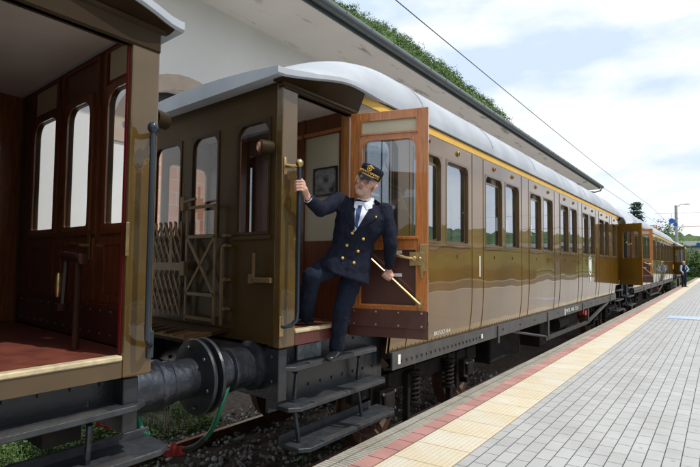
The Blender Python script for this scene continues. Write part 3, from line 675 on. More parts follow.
        gu = MB(P); gu.box(-.16, .05, wc-.006, wc+.006, -.92, -.88); gu.loft([[(.05, wc+q, z) for q, z in ((-.012, -.97), (.012, -.97), (.012, -.9), (-.012, -.9))], [(-.14, wc+q, z) for q, z in ((-.012, -.91), (.012, -.91), (.012, -.89), (-.012, -.89))]]); gu.build('buffer_bracket', 'black', bo)
    cp = MB(P); cp.tube([(.05, WC, -.85), (-.3, WC, -.88)], .035, 8); cp.box(-.42, -.28, WC-.06, WC+.06, -.95, -.8); cp.build('coupling_hook', 'grime', root, bevel=.01)

def door(root, D, fancy):
    lf = MB(D); A, Z = .70, 1.268
    wallholes(lf, lambda a, b_, c: (a, b_, c), 0, A, -.615, Z, [(.1, .605, .2, 1.03)], 0, .02); frame(lf, lambda a, b_, c: (a, b_, c), .08, .625, .18, 1.05, .02, .08, -.008, .01)
    d = lf.build('door', 'brown', root, bevel=.003)
    g_ = MB(D); g_.box(.1, .605, .2, 1.03, .02, .024); g_.build('door_pane', 'dglass', d)
    if not fancy: return d
    I = lambda a, b_, c: (a, b_, c)
    f = MB(D)
    f.box(.0, .095, -.395, Z, .022, .042); f.box(.61, A, -.395, Z, .022, .042); f.box(.095, .61, 1.20, Z, .022, .041); f.box(.095, .61, .115, .185, .022, .041); f.box(.095, .61, 1.035, 1.075, .022, .041)
    f.box(.095, .61, -.395, -.355, .022, .041)
    frame(f, I, .092, .613, .185, 1.04, .02, .08, .022, .055, .01)
    frame(f, I, .092, .613, 1.07, 1.205, .014, .008, .022, .05, .008)
    frame(f, I, .092, .613, -.36, .12, .016, .008, .022, .05, .008)
    f.box(.085, .62, .19, .215, .04, .075)
    f.build('door_frame', 'wood', d, bevel=.003)
    c = MB(D); c.box(.105, .6, 1.083, 1.192, .022, .03); c.build('cream_panel', 'cream', d)
    c = MB(D); c.box(.105, .6, -.346, .106, .022, .03); c.build('lower_panel', 'kick', d)
    c = MB(D); c.box(.012, .69, -.53, -.388, .03, .052); c.box(.0, A, -.615, -.5, .02, .034); c.mi = 1
    for a in (.05, .25, .45, .65):
        for b_ in (-.405, -.51): c.tube([(a, b_, .05), (a, b_, .058)], .008, 8)
    c.build('kick_board', ['kick', 'bolt'], d)
    c = MB(D); c.box(.545, .66, -.025, .085, .042, .07); c.box(.63, .69, -.07, .15, .042, .06); c.box(.64, .665, -.12, -.03, .05, .075); c.lathe([(.0, .03), (.022, .028), (.026, 0)], (.585, .03, .07), (0, 0, 1), 14); c.lathe([(.0, .02), (.016, .018), (.02, 0)], (.635, .03, .07), (0, 0, 1), 14)
    c.tube([(.59, .03, .085), (.52, .04, .10), (.42, .068, .10)], [.016, .012, .017], 10); c.build('door_lock', 'brass', d, bevel=.003)
    c = MB(D); c.tube([(.15, .10, .10), (.17, .065, .11), (.626, -.318, .11), (.64, -.33, .10)], [.012, .0135, .0135, .016], 10); c.tube([(.15, .105, .04), (.15, .10, .10)], .014, 8); c.tube([(.64, -.33, .04), (.64, -.33, .11)], [.03, .022], 12); c.box(.615, .665, -.36, -.30, .04, .05); c.build('door_rail', 'brass', d, smooth=True)
    c = MB(D); c.box(.40, .475, .075, .10, .03, .034); c.build('door_label', 'white', d); c = MB(D); c.box(.40, .475, -.115, -.088, .03, .034); c.build('door_label', 'white', d)
    c = MB(D); c.box(.25, .42, .2, .214, .075, .09); c.build('window_lift', 'brass', d)
    for a in (-.3, .4, 1.1):
        pass
    return d

C_ = []
# custom flags are read by the vestibule builder, so they are set through a small subclassed call
_thing = thing
def mk(first, **k):
    global thing
    def t2(*a, **kw):
        o = _thing(*a, **kw); o['first'] = first; return o
    thing = t2; r = coach(**k); thing = _thing; del r[0]['first']; return r
GRP = 'brown vintage railway coaches of the same train'
c1, P1 = mk(True, name='vintage_coach', label='brown vintage coach nearest the camera, empty red floored entrance in the left foreground', y0=1.84, s=-1, L=16.57, group=GRP, far=False, gate=False)
c2, P2_ = mk(False, name='vintage_coach', label='long glossy brown coach with number 1, conductor leaning from its open door', y0=2.88, s=1, L=16.57, group=GRP, hero=True)
c3, P3 = mk(False, name='vintage_coach', label='farther brown coach behind the long one, small open wooden door, yellow plate on its end', y0=20.35, s=1, L=22.8, group=GRP, bays=9)
# lettering and marks on coach two
def onside(u0, z0, P): return lambda x, y, d: P(u0+x, (cz(z0+y) if z0 > -.87 else 0)-.004-d, z0+y)
text('class_number', '1', .40, 'white', c2, onside(3.79, -.175, P2_), cond=.8)
text('class_number', '1', .40, 'white', c2, onside(15.85, -.175, P2_), cond=.8)
text('coach_lettering', 'BBCF-DCF-36-4', .062, 'white', c2, onside(2.56, -.805, P2_), cond=1.05)
text('frame_lettering', 'MATR.  8 426  T 21,4', .10, 'white', c2, onside(8.6, -.98, P2_), cond=1.25)
for q_ in ((1.72, 1.77, -.99, -.90), (3.93, 3.98, -.985, -.93), (8.5, 8.56, -1.03, -.90)): pl = MB(P2_); pl.box(q_[0], q_[1], .0, .008, q_[2], q_[3]); pl.build('frame_plate', 'white', c2)
em = MB(P2_); ce = (11.1, -.02); k = 28
def ovr(a, b_): return [(ce[0]+a*math.cos(6.283*i/k), ce[1]+b_*math.sin(6.283*i/k)) for i in range(k)]
o1, o2, o3 = ovr(.20, .245), ovr(.155, .20), ovr(.12, .15)
for A_, B_ in ((o1, o2),):
    for i in range(k):
        j = (i+1) % k; em.add([(A_[i][0], -.004, A_[i][1]), (A_[j][0], -.004, A_[j][1]), (B_[j][0], -.004, B_[j][1]), (B_[i][0], -.004, B_[i][1])], [(0, 1, 2, 3)])
em.add([(p_[0], -.003, p_[1]) for p_ in o3], [tuple(range(k))])
em.box(11.04, 11.16, -.005, -.003, -.40, -.30)
em.build('crest', 'white', c2)
ey = MB(P3); ey.box(21.0, 21.3, -.02, 0, -.25, .05); ey.build('yellow_plate', 'yellow', c3)
# brake hoses between coaches one and two
def smooth(P_, n=5):
    P_ = [Vector(q) for q in P_]; out_ = []
    for i in range(len(P_)-1):
        p0, p1, p2, p3 = P_[max(i-1, 0)], P_[i], P_[i+1], P_[min(i+2, len(P_)-1)]
        for k in range(n):
            t = k/n; out_.append(.5*((2*p1)+(p2-p0)*t+(2*p0-5*p1+4*p2-p3)*t*t+(3*p1-p0-3*p2+p3)*t**3))
    return out_+[P_[-1]]
h = MB(); h.tube(smooth([(-3.08, 1.86, -.78), (-3.04, 1.97, -.83), (-2.98, 2.0, -.90), (-2.94, 2.0, -.97), (-2.90, 2.0, -1.03), (-2.90, 2.04, -1.06)]), .019, 10); h.build('brake_hose', 'green', c1, smooth=True)
h = MB(); h.tube(smooth([(-2.90, 2.86, -.80), (-2.87, 2.70, -.83), (-2.86, 2.62, -.93), (-2.90, 2.6, -1.07), (-2.96, 2.6, -1.18), (-3.03, 2.6, -1.256)]), .017, 10); hg = h.build('brake_hose', 'green', c2, smooth=True)
h = MB(); h.tube(smooth([(-3.03, 2.6, -1.256), (-3.13, 2.6, -1.33), (-3.26, 2.6, -1.385)]), .021, 10); h.build('hose_end', 'rubber', c2, smooth=True)
h = MB(); h.ell((-3.29, 2.6, -1.395), (.045, .035, .032)); h.obox((-3.37, 2.6, -1.42), ((1, .1, .25), (-.1, 1, 0), (-.25, 0, 1)), (.075, .03, .028)); h.ell((-3.34, 2.57, -1.385), (.032, .03, .045)); h.ell((-3.44, 2.59, -1.435), (.03, .035, .03)); h.build('hose_coupling', 'red', c2, bevel=.006, smooth=True)
h = MB(); h.ell((-3.26, 2.0, -1.06), (.055, .03, .028)); h.ell((-3.33, 1.99, -1.05), (.03, .03, .035)); h.tube([(-3.30, 1.99, -1.05), (-3.36, 1.9, -.9)], .016, 8); h.build('hose_coupling', 'red', c1, smooth=True)

# goods van at the end of the train
van = thing('goods_van', 'plain grey brown goods van at the far end of the train', 'goods van', (-3.83, 44.4, RAILZ))
v = MB(); y0, y1 = 44.4, 57.5; v.box(-5.05, -2.6, y0, y1, -.75, 1.5)
for i in range(14): y = y0+.05+i*(y1-y0-.1)/13.; v.box(-2.6, -2.57, y-.03, y+.03, -.75, 1.5)
v.box(-2.6, -2.56, y0, y1, -.8, -.7); v.box(-2.6, -2.56, y0, y1, 1.4, 1.5); v.build('body', 'van', van)
v = MB(); v.box(-2.565, -2.55, 49, 51.4, -.68, 1.3); v.box(-2.57, -2.54, 47, 53, 1.3, 1.36); v.build('sliding_door', 'van', van)
v = MB(); ws = [-3.83-1.3*math.cos(math.pi*i/20) for i in range(21)]
v.loft([[(x, y, 1.5+.45*math.sin(math.acos(max(-1, min(1, (x+3.83)/1.3))))) for x in ws]+[(-3.83, y, 1.49)] for y in (y0-.1, y1+.1)]); v.build('roof', 'roof', van, smooth=True)
v = MB(); v.box(-5, -2.65, y0, y1, -1.0, -.8); v.build('underframe', 'grime', van)
for y in (46.5, 55.4):
    for x in (TC-.7525, TC+.7525):
        v = MB(); v.lathe([(.06, -.06), (.33, -.05), (.36, -.06), (.45, -.06), (.47, .06), (.36, .06), (.06, .06)], (x, y, -1.42), (1, 0, 0), 28); v.build('wheel', 'rust', van, smooth=True)

# ------------------------------------------------------------------ people
Z = Vector((0, 0, 1))
def remesh(vox, sm, disp=0, ds=.08):
    def f(o):
        m = o.modifiers.new('remesh', 'REMESH'); m.mode = 'VOXEL'; m.voxel_size = vox; m.use_smooth_shade = True
        if sm: s_ = o.modifiers.new('smooth', 'SMOOTH'); s_.factor = .6; s_.iterations = sm
        if disp:
            t = bpy.data.textures.new('folds', 'CLOUDS'); t.noise_scale = ds; t.noise_depth = 2
            d = o.modifiers.new('folds', 'DISPLACE'); d.texture = t; d.strength = disp; d.mid_level = .5; d.texture_coords = 'LOCAL'
    return f
def caps(mb, pts, r, n=14):
    pts = [Vector(p) for p in pts]; mb.tube(pts, r, n)
    for p, q in zip(pts, r): mb.ell(p, (q*.99, q*.99, q*.99), nu=14, nv=9)
def ringloft(mb, rings, n=26, pw=2.3):
    L_ = []
    for c, ax, bx, a, b_ in rings:
        c = Vector(c); ax = Vector(ax).normalized(); bx = Vector(bx).normalized(); r = []
        for k in range(n):
            t = 2*math.pi*k/n; ct, st_ = math.cos(t), math.sin(t)
            r.append(c+ax*a*math.copysign(abs(ct)**(2/pw), ct)+bx*b_*math.copysign(abs(st_)**(2/pw), st_))
        L_.append(r)
    mb.loft(L_)
def shoe(root, heel, dr, sc=1.0):
    heel = Vector(heel); d = Vector(dr).normalized(); sd = d.cross(Z); m = MB(); rings = []
    for t, wd_, h in ((-.055, .025, .03), (-.045, .034, .055), (-.01, .037, .075), (.04, .036, .070), (.09, .041, .052), (.14, .045, .042), (.185, .037, .034), (.205, .018, .022)):
        rings.append([heel+d*t*sc+sd*math.cos(q)*wd_*sc+Z*(h*.5+math.sin(q)*h*.5)*sc for q in [2*math.pi*k/14 for k in range(14)]])
    m.loft(rings); s_ = m.build('shoe', 'leather', root, smooth='all')
    so_ = MB(); so_.loft([[heel+d*t*sc+sd*y*sc+Z*z for y, z in ((-wd_, -.004), (wd_, -.004), (wd_, .012), (-wd_, .012))] for t, wd_ in ((-.055, .03), (0, .038), (.09, .043), (.15, .046), (.2, .028))]); so_.build('sole', 'rubber', s_)
def head(body, root, c, f, up_, sc=1.0, cap='kepi', beard=True):
    up_ = Vector(up_).normalized(); f = Vector(f); f = (f-up_*f.dot(up_)).normalized(); s_ = f.cross(up_)
    c = Vector(c); Hm = lambda x, y, z: c+(s_*x+f*y+up_*z)*sc
    def E(mb, p, r, **k): mb.ell(Hm(*p), tuple(q*sc for q in r), (s_, f, up_), **k)
    b = body
    E(b, (0, -.015, .03), (.074, .093, .088), nu=20, nv=14); E(b, (0, .028, -.037), (.052, .060, .076), nu=18, nv=12)
    E(b, (0, .068, -.090), (.027, .022, .020)); E(b, (0, .078, .024), (.050, .018, .011)); E(b, (0, .05, .04), (.058, .045, .04))
    for q in (-1, 1):
        E(b, (q*.036, .066, -.018), (.022, .020, .020)); E(b, (q*.030, .03, -.06), (.022, .04, .03)); E(b, (q*.012, .100, -.028), (.010, .012, .008))
        E(b, (q*.078, -.002, -.008), (.009, .018, .031)); E(b, (q*.085, -.010, .0), (.006, .018, .024))
    b.tube([Hm(0, .088, .018), Hm(0, .100, -.005), Hm(0, .112, -.026)], [.009*sc, .010*sc, .012*sc], 10); E(b, (0, .110, -.027), (.012, .012, .010))
    lp = MB(); E(lp, (0, .089, -.056), (.019, .008, .0032)); E(lp, (0, .088, -.063), (.016, .008, .0036)); lp.build('lips', 'lip', root, smooth='all')
    for q in (-1, 1):
        ey = MB(); E(ey, (q*.030, .0765, .004), (.0135, .010, .0068)); eo = ey.build('eye', 'eyew', root, smooth='all')
        pu = MB(); E(pu, (q*.030-.003, .0855, .004), (.0055, .003, .006)); pu.build('iris', 'dark', eo, smooth='all')
        br = MB(); br.tube([Hm(q*.013, .094, .022), Hm(q*.03, .092, .027), Hm(q*.05, .078, .021)], [.003*sc, .004*sc, .002*sc], 6); br.build('eyebrow', 'hair', root, smooth='all')
        el = MB(); E(el, (q*.030, .076, .0105), (.0155, .0115, .0045)); el.build('eyelid', 'skin', eo, smooth='all')
    if beard:
        bd = MB(); E(bd, (0, .027, -.063), (.0500, .0595, .047), nu=18, nv=12); E(bd, (0, .068, -.091), (.0275, .0225, .0205))
        for q in (-1, 1): E(bd, (q*.033, .026, -.064), (.0225, .041, .030)); E(bd, (q*.012, .087, -.046), (.013, .007, .004))
        bd.build('beard', 'beard', root, mods=remesh(.004, 2), smooth='all')
    hr = MB(); E(hr, (0, -.034, .012), (.0755, .080, .072), nu=18, nv=12); E(hr, (0, -.06, -.03), (.06, .05, .05)); hr.build('hair', 'hair', root, mods=remesh(.005, 2), smooth='all')
    if cap == 'kepi':
        def er(z, a, b_, y0=-.012, tilt=0): return [Hm(a*math.cos(t), y0+b_*math.sin(t), z+tilt*math.sin(t)) for t in [2*math.pi*k/32 for k in range(32)]]
        cp = MB(); cp.loft([er(.040, .080, .100, tilt=-.006), er(.060, .083, .103, tilt=-.004), er(.088, .086, .106), er(.112, .088, .106, tilt=.004), er(.124, .078, .094, tilt=.004), er(.129, .055, .065, tilt=.003), er(.130, .01, .01)])
        co_ = cp.build('cap', 'navy', root, smooth='all')
        gb = MB()
        for zz, r_ in ((.055, .0022), (.077, .0022)):
            gb.tube([Hm(.0835*math.cos(t)*1.02, -.012+.1035*math.sin(t)*1.02, zz-.004*math.sin(t)) for t in [R(-160+320*k/40) for k in range(41)]], r_*sc, 6)
        for k in range(44):                                         # oak-leaf braid between the cords
            t = R(-150+300*k/43); cc = Hm(.0865*math.cos(t), -.012+.106*math.sin(t), .066+.003*(-1)**k); gb.ell(cc, (.0045*sc, .004*sc, .006*sc), nu=7, nv=5)
        gb.build('cap_braid', 'gold', co_, smooth='all')
        em_ = MB()
        for k in range(14):
            t = 2*math.pi*k/14; em_.ell(Hm(.016*math.cos(t), .100-.006*abs(math.cos(t)), .096+.016*math.sin(t)), (.005*sc,)*3, nu=7, nv=5)
        em_.ell(Hm(0, .100, .096), (.008*sc,)*3); em_.tube([Hm(-.03, .090, .108), Hm(0, .102, .118), Hm(.03, .090, .108)], .005*sc, 6)
        em_.build('cap_badge', 'gold', co_, smooth='all')
        pk = MB(); top = []; bot = []
        for k in range(17):
            t = R(22+136*k/16); ex = math.sin((t-R(22))/R(136)*math.pi)
            i_ = Hm(.083*math.cos(t), -.012+.103*math.sin(t), .045); o_ = Hm(.088*math.cos(t), -.010+(.103+.056*ex)*math.sin(t), .047-.036*ex)
            top.append((i_, o_))
        vs = []; fs = []
        for i_, o_ in top: vs += [i_, o_, i_-up_*.005*sc, o_-up_*.005*sc]
        for k in range(16):
            a = k*4; fs += [(a, a+4, a+5, a+1), (a+2, a+3, a+7, a+6), (a+1, a+5, a+7, a+3), (a, a+2, a+6, a+4)]
        pk.add(vs, fs); pk.build('cap_peak', 'peak', co_, smooth=True)
    return Hm
A_ = Vector((.822, .569, 0)); B_ = Vector((.569, -.822, 0))
def conductor():
    root = thing('person', 'bearded conductor in navy double breasted uniform and gold braided cap leaning from the coach doorway', 'person', (-2.62, 3.55, -.78))
    V = Vector
    Rsh, Relb, Rwr = V((-2.471, 3.397, .478)), V((-2.49, 3.20, .395)), V((-2.492, 3.055, .462))
    Lsh, Lelb, Lwr = V((-2.165, 3.594, .405)), V((-2.115, 3.62, .155)), V((-2.185, 3.715, -.045))
    neck = V((-2.29, 3.52, .46)); pel = V((-2.469, 3.528, 0))
    Rhip, Rkn, Ran = V((-2.565, 3.523, -.01)), V((-2.635, 3.29, -.115)), V((-2.800, 3.41, -.43))
    Lhip, Lkn, Lan = V((-2.43, 3.575, -.03)), V((-2.485, 3.50, -.37)), V((-2.600, 3.575, -.69))
    hc = V((-2.248, 3.462, .620)); f = B_*.92-A_*.34-Z*.24; up_ = A_*.44+Z*.88+B_*.12
    body = MB()
    head(body, root, hc, f, up_, 1.04)
    caps(body, [neck-Z*.03, neck+V((0, -.01, .03)), hc-up_*.04-f*.012], [.062, .055, .052])
    caps(body, [pel, (pel+neck)/2, neck-Z*.1], [.11, .11, .09]); caps(body, [Rsh, neck-Z*.06, Lsh], [.05, .06, .05])
    caps(body, [Rsh, Relb, Rwr], [.045, .038, .026]); caps(body, [Lsh, Lelb, Lwr], [.045, .038, .026])
    caps(body, [pel, Rhip, Rkn, Ran], [.1, .075, .052, .035]); caps(body, [pel, Lhip, Lkn, Lan], [.1, .075, .052, .035])
    caps(body, [Ran, Ran-Z*.02], [.03, .028], 10); caps(body, [Lan, Lan-Z*.02], [.03, .028], 10)
    # right hand round the upright rail
    rail = V((-2.5, 2.957, 0))
    caps(body, [Rwr, Rwr+V((-.0, -.03, .035)), rail+A_*.036-B_*.004+Z*.525], [.026, .026, .026])
    body.ell(rail+A_*.034-B_*.004+Z*.540, (.017, .030, .044), (A_, B_, Z))
    for i in range(4):
        z = .576-.0215*i; ln = (1.0, 1.06, 1.0, .9)[i]; r_ = (.0095, .0098, .0094, .0084)[i]
        caps(body, [rail+A_*.034+B_*.010+Z*z, rail+A_*.020+B_*.030+Z*(z+.003), rail-A_*.014*ln+B_*.030+Z*(z+.002), rail-A_*.030*ln+B_*.006+Z*(z-.002), rail-A_*.022*ln-B_*.020+Z*(z-.003)], [r_*1.05, r_*1.08, r_*1.02, r_*.95, r_*.85], 9)
    caps(body, [rail+A_*.036-B_*.012+Z*.555, rail+A_*.026-B_*.028+Z*.585, rail+A_*.004-B_*.031+Z*.604, rail-A_*.016-B_*.024+Z*.612], [.013, .0115, .0105, .009], 9)
    # left hand on the brass door rail
    ra, rb = V((-2.405, 3.70, .075)), V((-1.99, 3.80, -.318)); rd = (rb-ra).normalized(); hp = ra+(rb-ra)*.45; nn = rd.cross(B_).normalized(); nn = nn if nn.z > 0 else -nn
    hp = V((-2.2175, 3.744, -.105)); rd = V((A_.x*.70, A_.y*.70, -.62)).normalized(); bn = (B_-rd*B_.dot(rd)).normalized(); nn = bn.cross(rd); nn = nn if nn.z > 0 else -nn
    caps(body, [Lwr, Lwr+(hp-Lwr)*.5, hp+nn*.030], [.026, .025, .022])
    body.ell(hp+nn*.032, (.040, .028, .016), (rd, bn, nn))
    for i in range(4):
        t = (-.031+.0208*i); r_ = (.0092, .0096, .0095, .0085)[i]; ln = (1, 1.08, 1.03, .88)[i]; q = hp+rd*t
        caps(body, [q+nn*.032+bn*.012, q+nn*.016+bn*.030, q-nn*.014*ln+bn*.028, q-nn*.029*ln+bn*.004, q-nn*.022*ln-bn*.018], [r_*1.05, r_*1.08, r_, r_*.95, r_*.85], 9)
    caps(body, [hp-rd*.03+nn*.030, hp-rd*.044+nn*.012-bn*.016, hp-rd*.036-nn*.010-bn*.026, hp-rd*.022-nn*.024-bn*.020], [.0125, .0115, .0105, .009], 9)
    body.build('body', 'skin', root, mods=remesh(.0042, 2), smooth='all')
    # trousers
    tr = MB()
    caps(tr, [pel+Z*.02, Rhip+Z*.01, Rhip.lerp(Rkn, .5), Rkn, Rkn.lerp(Ran, .5), Ran-Z*.01], [.12, .100, .090, .076, .070, .066]); caps(tr, [pel, Lhip, Lhip.lerp(Lkn, .5), Lkn, Lkn.lerp(Lan, .55), Lan-Z*.01], [.12, .098, .088, .073, .066, .062])
    tr.build('trousers', 'navyt', root, mods=remesh(.008, 3, .024, .06), smooth='all')
    # jacket
    jk = MB(); sa = (Lsh-Rsh).normalized(); fb = V((.50, -.86, 0)); fb = (fb-sa*fb.dot(sa)).normalized()
    ringloft(jk, [(neck+V((0, 0, .02)), sa, fb, .070, .064), (neck-Z*.015, sa, fb, .105, .080), (neck-Z*.05+V((-.02, -.0, 0)), sa, fb, .175, .105), (V((-2.318, 3.50, .36)), sa, fb, .200, .128),
                  (V((-2.345, 3.505, .26)), sa, fb, .192, .130), (V((-2.392, 3.505, .15)), A_, B_, .168, .122), (V((-2.44, 3.50, .03)), A_-Z*.1, B_, .188, .132), (V((-2.455, 3.48, -.06)), A_-Z*.25, B_, .203, .136), (V((-2.455, 3.47, -.115)), A_-Z*.32, B_, .207, .138)])
    caps(jk, [neck-Z*.07, Rsh-Z*.01], [.055, .070]); caps(jk, [neck-Z*.08, Lsh-Z*.01], [.055, .069])
    caps(jk, [Rsh, Rsh.lerp(Relb, .5), Relb, Relb.lerp(Rwr, .5), Rwr+(Relb-Rwr)*.12], [.070, .062, .057, .051, .045]); caps(jk, [Lsh, Lsh.lerp(Lelb, .5), Lelb, Lelb.lerp(Lwr, .5), Lwr+(Lelb-Lwr)*.12], [.070, .060, .055, .048, .041])
    jo = jk.build('jacket', 'navy', root, mods=remesh(.008, 3, .026, .075), smooth='all')
    # things that lie on the jacket follow its surface
    bpy.context.view_layer.update(); dg = bpy.context.evaluated_depsgraph_get()
    from mathutils.bvhtree import BVHTree
    ev = jo.evaluated_get(dg); mev = ev.to_mesh(); base = V(root['_loc']); bvh = BVHTree.FromPolygons([v.co+base for v in mev.vertices], [tuple(p.vertices) for p in mev.polygons]); ev.to_mesh_clear()
    def onj(p, off=.004, ax=B_):
        p = V(p); h = bvh.ray_cast(p+ax*.5, -ax); 
        return (h[0]+ax*off) if h[0] is not None else p
    fr0 = V((-2.30, 3.45, 0))
    def fp(a, z, off=.004): return onj(fr0+A_*a+Z*z, off)
    def patch(name, quad, m, off, nu=10, nv=12, th=.006, par=None):
        mb = MB(); (a, b_, c, d) = quad; g1 = []; g2 = []
        for j in range(nv+1):
            for i in range(nu+1):
                s_, t = i/nu, j/nv; x = (a[0]*(1-s_)+b_[0]*s_)*(1-t)+(d[0]*(1-s_)+c[0]*s_)*t; z = (a[1]*(1-s_)+b_[1]*s_)*(1-t)+(d[1]*(1-s_)+c[1]*s_)*t
                g1.append(fp(x, z, off)); g2.append(g1[-1]-B_*(th+.01))
        n_ = nu+1; fs = []
        for j in range(nv):
            for i in range(nu): q = j*n_+i; fs.append((q, q+1, q+n_+1, q+n_)); fs.append(tuple(k+len(g1) for k in (q, q+1, q+n_+1, q+n_)))
        for i in range(nu):
            for q in (i, nv*n_+i): fs.append((q, q+1, q+1+len(g1), q+len(g1)))
        for j in range(nv):
            for q in (j*n_, j*n_+nu): fs.append((q, q+n_, q+n_+len(g1), q+len(g1)))
        mb.add(g1+g2, fs); return mb.build(name, m, par or root, smooth=True)
    return root, fp, patch, onj, neck
croot, fp, patch, onj, cneck = conductor()
# shirt front, tie, lapels (a = metres to the right along the chest, z = height)
patch('shirt', ((-.032, .475), (.115, .455), (-.034, .235), (-.048, .235)), 'shirt', .006)
patch('tie', ((-.022, .44), (.020, .435), (-.018, .255), (-.040, .275)), 'tie', .011, nu=4)
cb = MB(); ringloft(cb, [(cneck+Vector((.0, -.005, zz)), A_, B_, a_, b_) for zz, a_, b_ in ((-.03, .090, .076), (.015, .072, .064), (.042, .067, .060), (.040, .062, .055), (-.02, .08, .066))], pw=2); cb.build('collar', 'shirt', croot, smooth=True)
patch('collar', ((-.040, .470), (-.004, .462), (-.020, .405), (-.044, .420)), 'shirt', .014, nu=4, nv=5)
patch('collar', ((.030, .462), (.100, .470), (.096, .415), (.052, .400)), 'shirt', .014, nu=4, nv=5)
patch('lapel', ((-.085, .50), (-.040, .50), (-.038, .235), (-.115, .345)), 'navy', .010)
patch('lapel', ((.118, .49), (.165, .46), (.150, .350), (-.035, .225)), 'navy', .010)
for a, z in ((-.055, .222), (.030, .178), (-.096, .128), (-.010, .083), (-.128, .030), (-.040, -.005)):
    q = fp(a, z, .004); b_ = MB(); b_.lathe([(.011, 0), (.0115, .004), (.006, .008), (0, .009)], q-B_*.002, B_, 14); b_.build('button', 'gold', croot, smooth=True)
q = fp(.125, .345, .008); b_ = MB(); b_.ell(q, (.007, .006, .010)); b_.build('lapel_pin', 'gold', croot, smooth=True)
b_ = MB(); b_.tube([(-2.4935, 3.072, .455), (-2.492, 3.05, .466)], .036, 16); b_.build('shirt_cuff', 'shirt', croot, smooth=True)
shoe(croot, (-2.603, 3.59, -.774), B_*.92-A_*.30, 1.05)
shoe(croot, (-2.790, 3.425, -.500), -A_*.85+B_*.35, .93)

# the second railwayman, far down the platform
def far_man():
    o = Vector((-2.02, 41.7, -1.43)); V = Vector
    root = thing('person', 'man in navy waistcoat and pale blue shirt, hand on hip, beside the goods van', 'person', o)
    A2, B2 = Vector((.64, .77, 0)).normalized(), Vector((.77, -.64, 0)).normalized()
    L = lambda a, b_, z: o+A2*a+B2*b_+Z*z
    body = MB(); head(body, root, L(0, .01, 1.60), B2*.8-A2*.5, Z, 1.0, cap=None, beard=False)
    caps(body, [L(0, 0, 1.38), L(0, 0, 1.5)], [.055, .052]); caps(body, [L(0, 0, .95), L(0, 0, 1.2), L(0, 0, 1.35)], [.12, .12, .1])
    caps(body, [L(-.19, 0, 1.36), L(-.27, .02, 1.1), L(-.22, .14, .92)], [.045, .036, .026]); caps(body, [L(.19, 0, 1.36), L(.42, -.02, 1.18), L(.22, .04, 1.02)], [.045, .036, .026])
    for s_ in (-1, 1): caps(body, [L(s_*.09, 0, .95), L(s_*.1, .02, .52), L(s_*.11, 0, .1)], [.08, .055, .04])
    for s_, w0, d in ((-1, L(-.22, .14, .92), Vector((0, 0, -1))), (1, L(.22, .04, 1.02), (-A2*.8-Z*.3))):
        body.ell(w0+d*.045, (.038, .02, .045), (A2, B2, Z))
        for i in range(4): p = w0+d*.07+B2*(-.03+.02*i); caps(body, [p, p+d*.035, p+d*.062-A2*s_*.01], [.009, .0085, .007], 8)
        caps(body, [w0+d*.03+B2*.035, w0+d*.06+B2*.055], [.011, .009], 8)
    body.build('body', 'skin', root, mods=remesh(.006, 2), smooth='all')
    sh = MB(); caps(sh, [L(-.19, 0, 1.37), L(-.27, .02, 1.1), L(-.225, .13, .95)], [.075, .062, .05]); caps(sh, [L(.19, 0, 1.37), L(.42, -.02, 1.18), L(.25, .035, 1.04)], [.075, .064, .05])
    caps(sh, [L(0, 0, 1.46), L(0, 0, 1.38)], [.07, .08]); sh.build('shirt', 'shirtb', root, mods=remesh(.01, 3), smooth='all')
    ve = MB(); ringloft(ve, [(L(0, 0, 1.47), A2, B2, .10, .08), (L(0, 0, 1.40), A2, B2, .19, .115), (L(0, 0, 1.2), A2, B2, .19, .13), (L(0, 0, 1.0), A2, B2, .175, .125), (L(0, 0, .86), A2, B2, .20, .135)]); ve.build('waistcoat', 'navy', root, mods=remesh(.01, 3), smooth='all')
    tr = MB()
    for s_ in (-1, 1): caps(tr, [L(s_*.075, 0, .9), L(s_*.1, .02, .5), L(s_*.11, 0, .09)], [.115, .082, .068])
    tr.build('trousers', 'navyt', root, mods=remesh(.012, 3), smooth='all')
    for s_ in (-1, 1): shoe(root, L(s_*.11, -.02, .005), B2+A2*.2*s_)
    tie = MB(); tie.loft([[L(q, .135, 1.42) for q in (-.012, .012)]+[L(q, .125, 1.42) for q in (.012, -.012)], [L(q, .15, 1.15) for q in (-.022, .022)]+[L(q, .12, 1.15) for q in (.022, -.022)]]); tie.build('shirt_front', 'shirtb', root)
far_man()

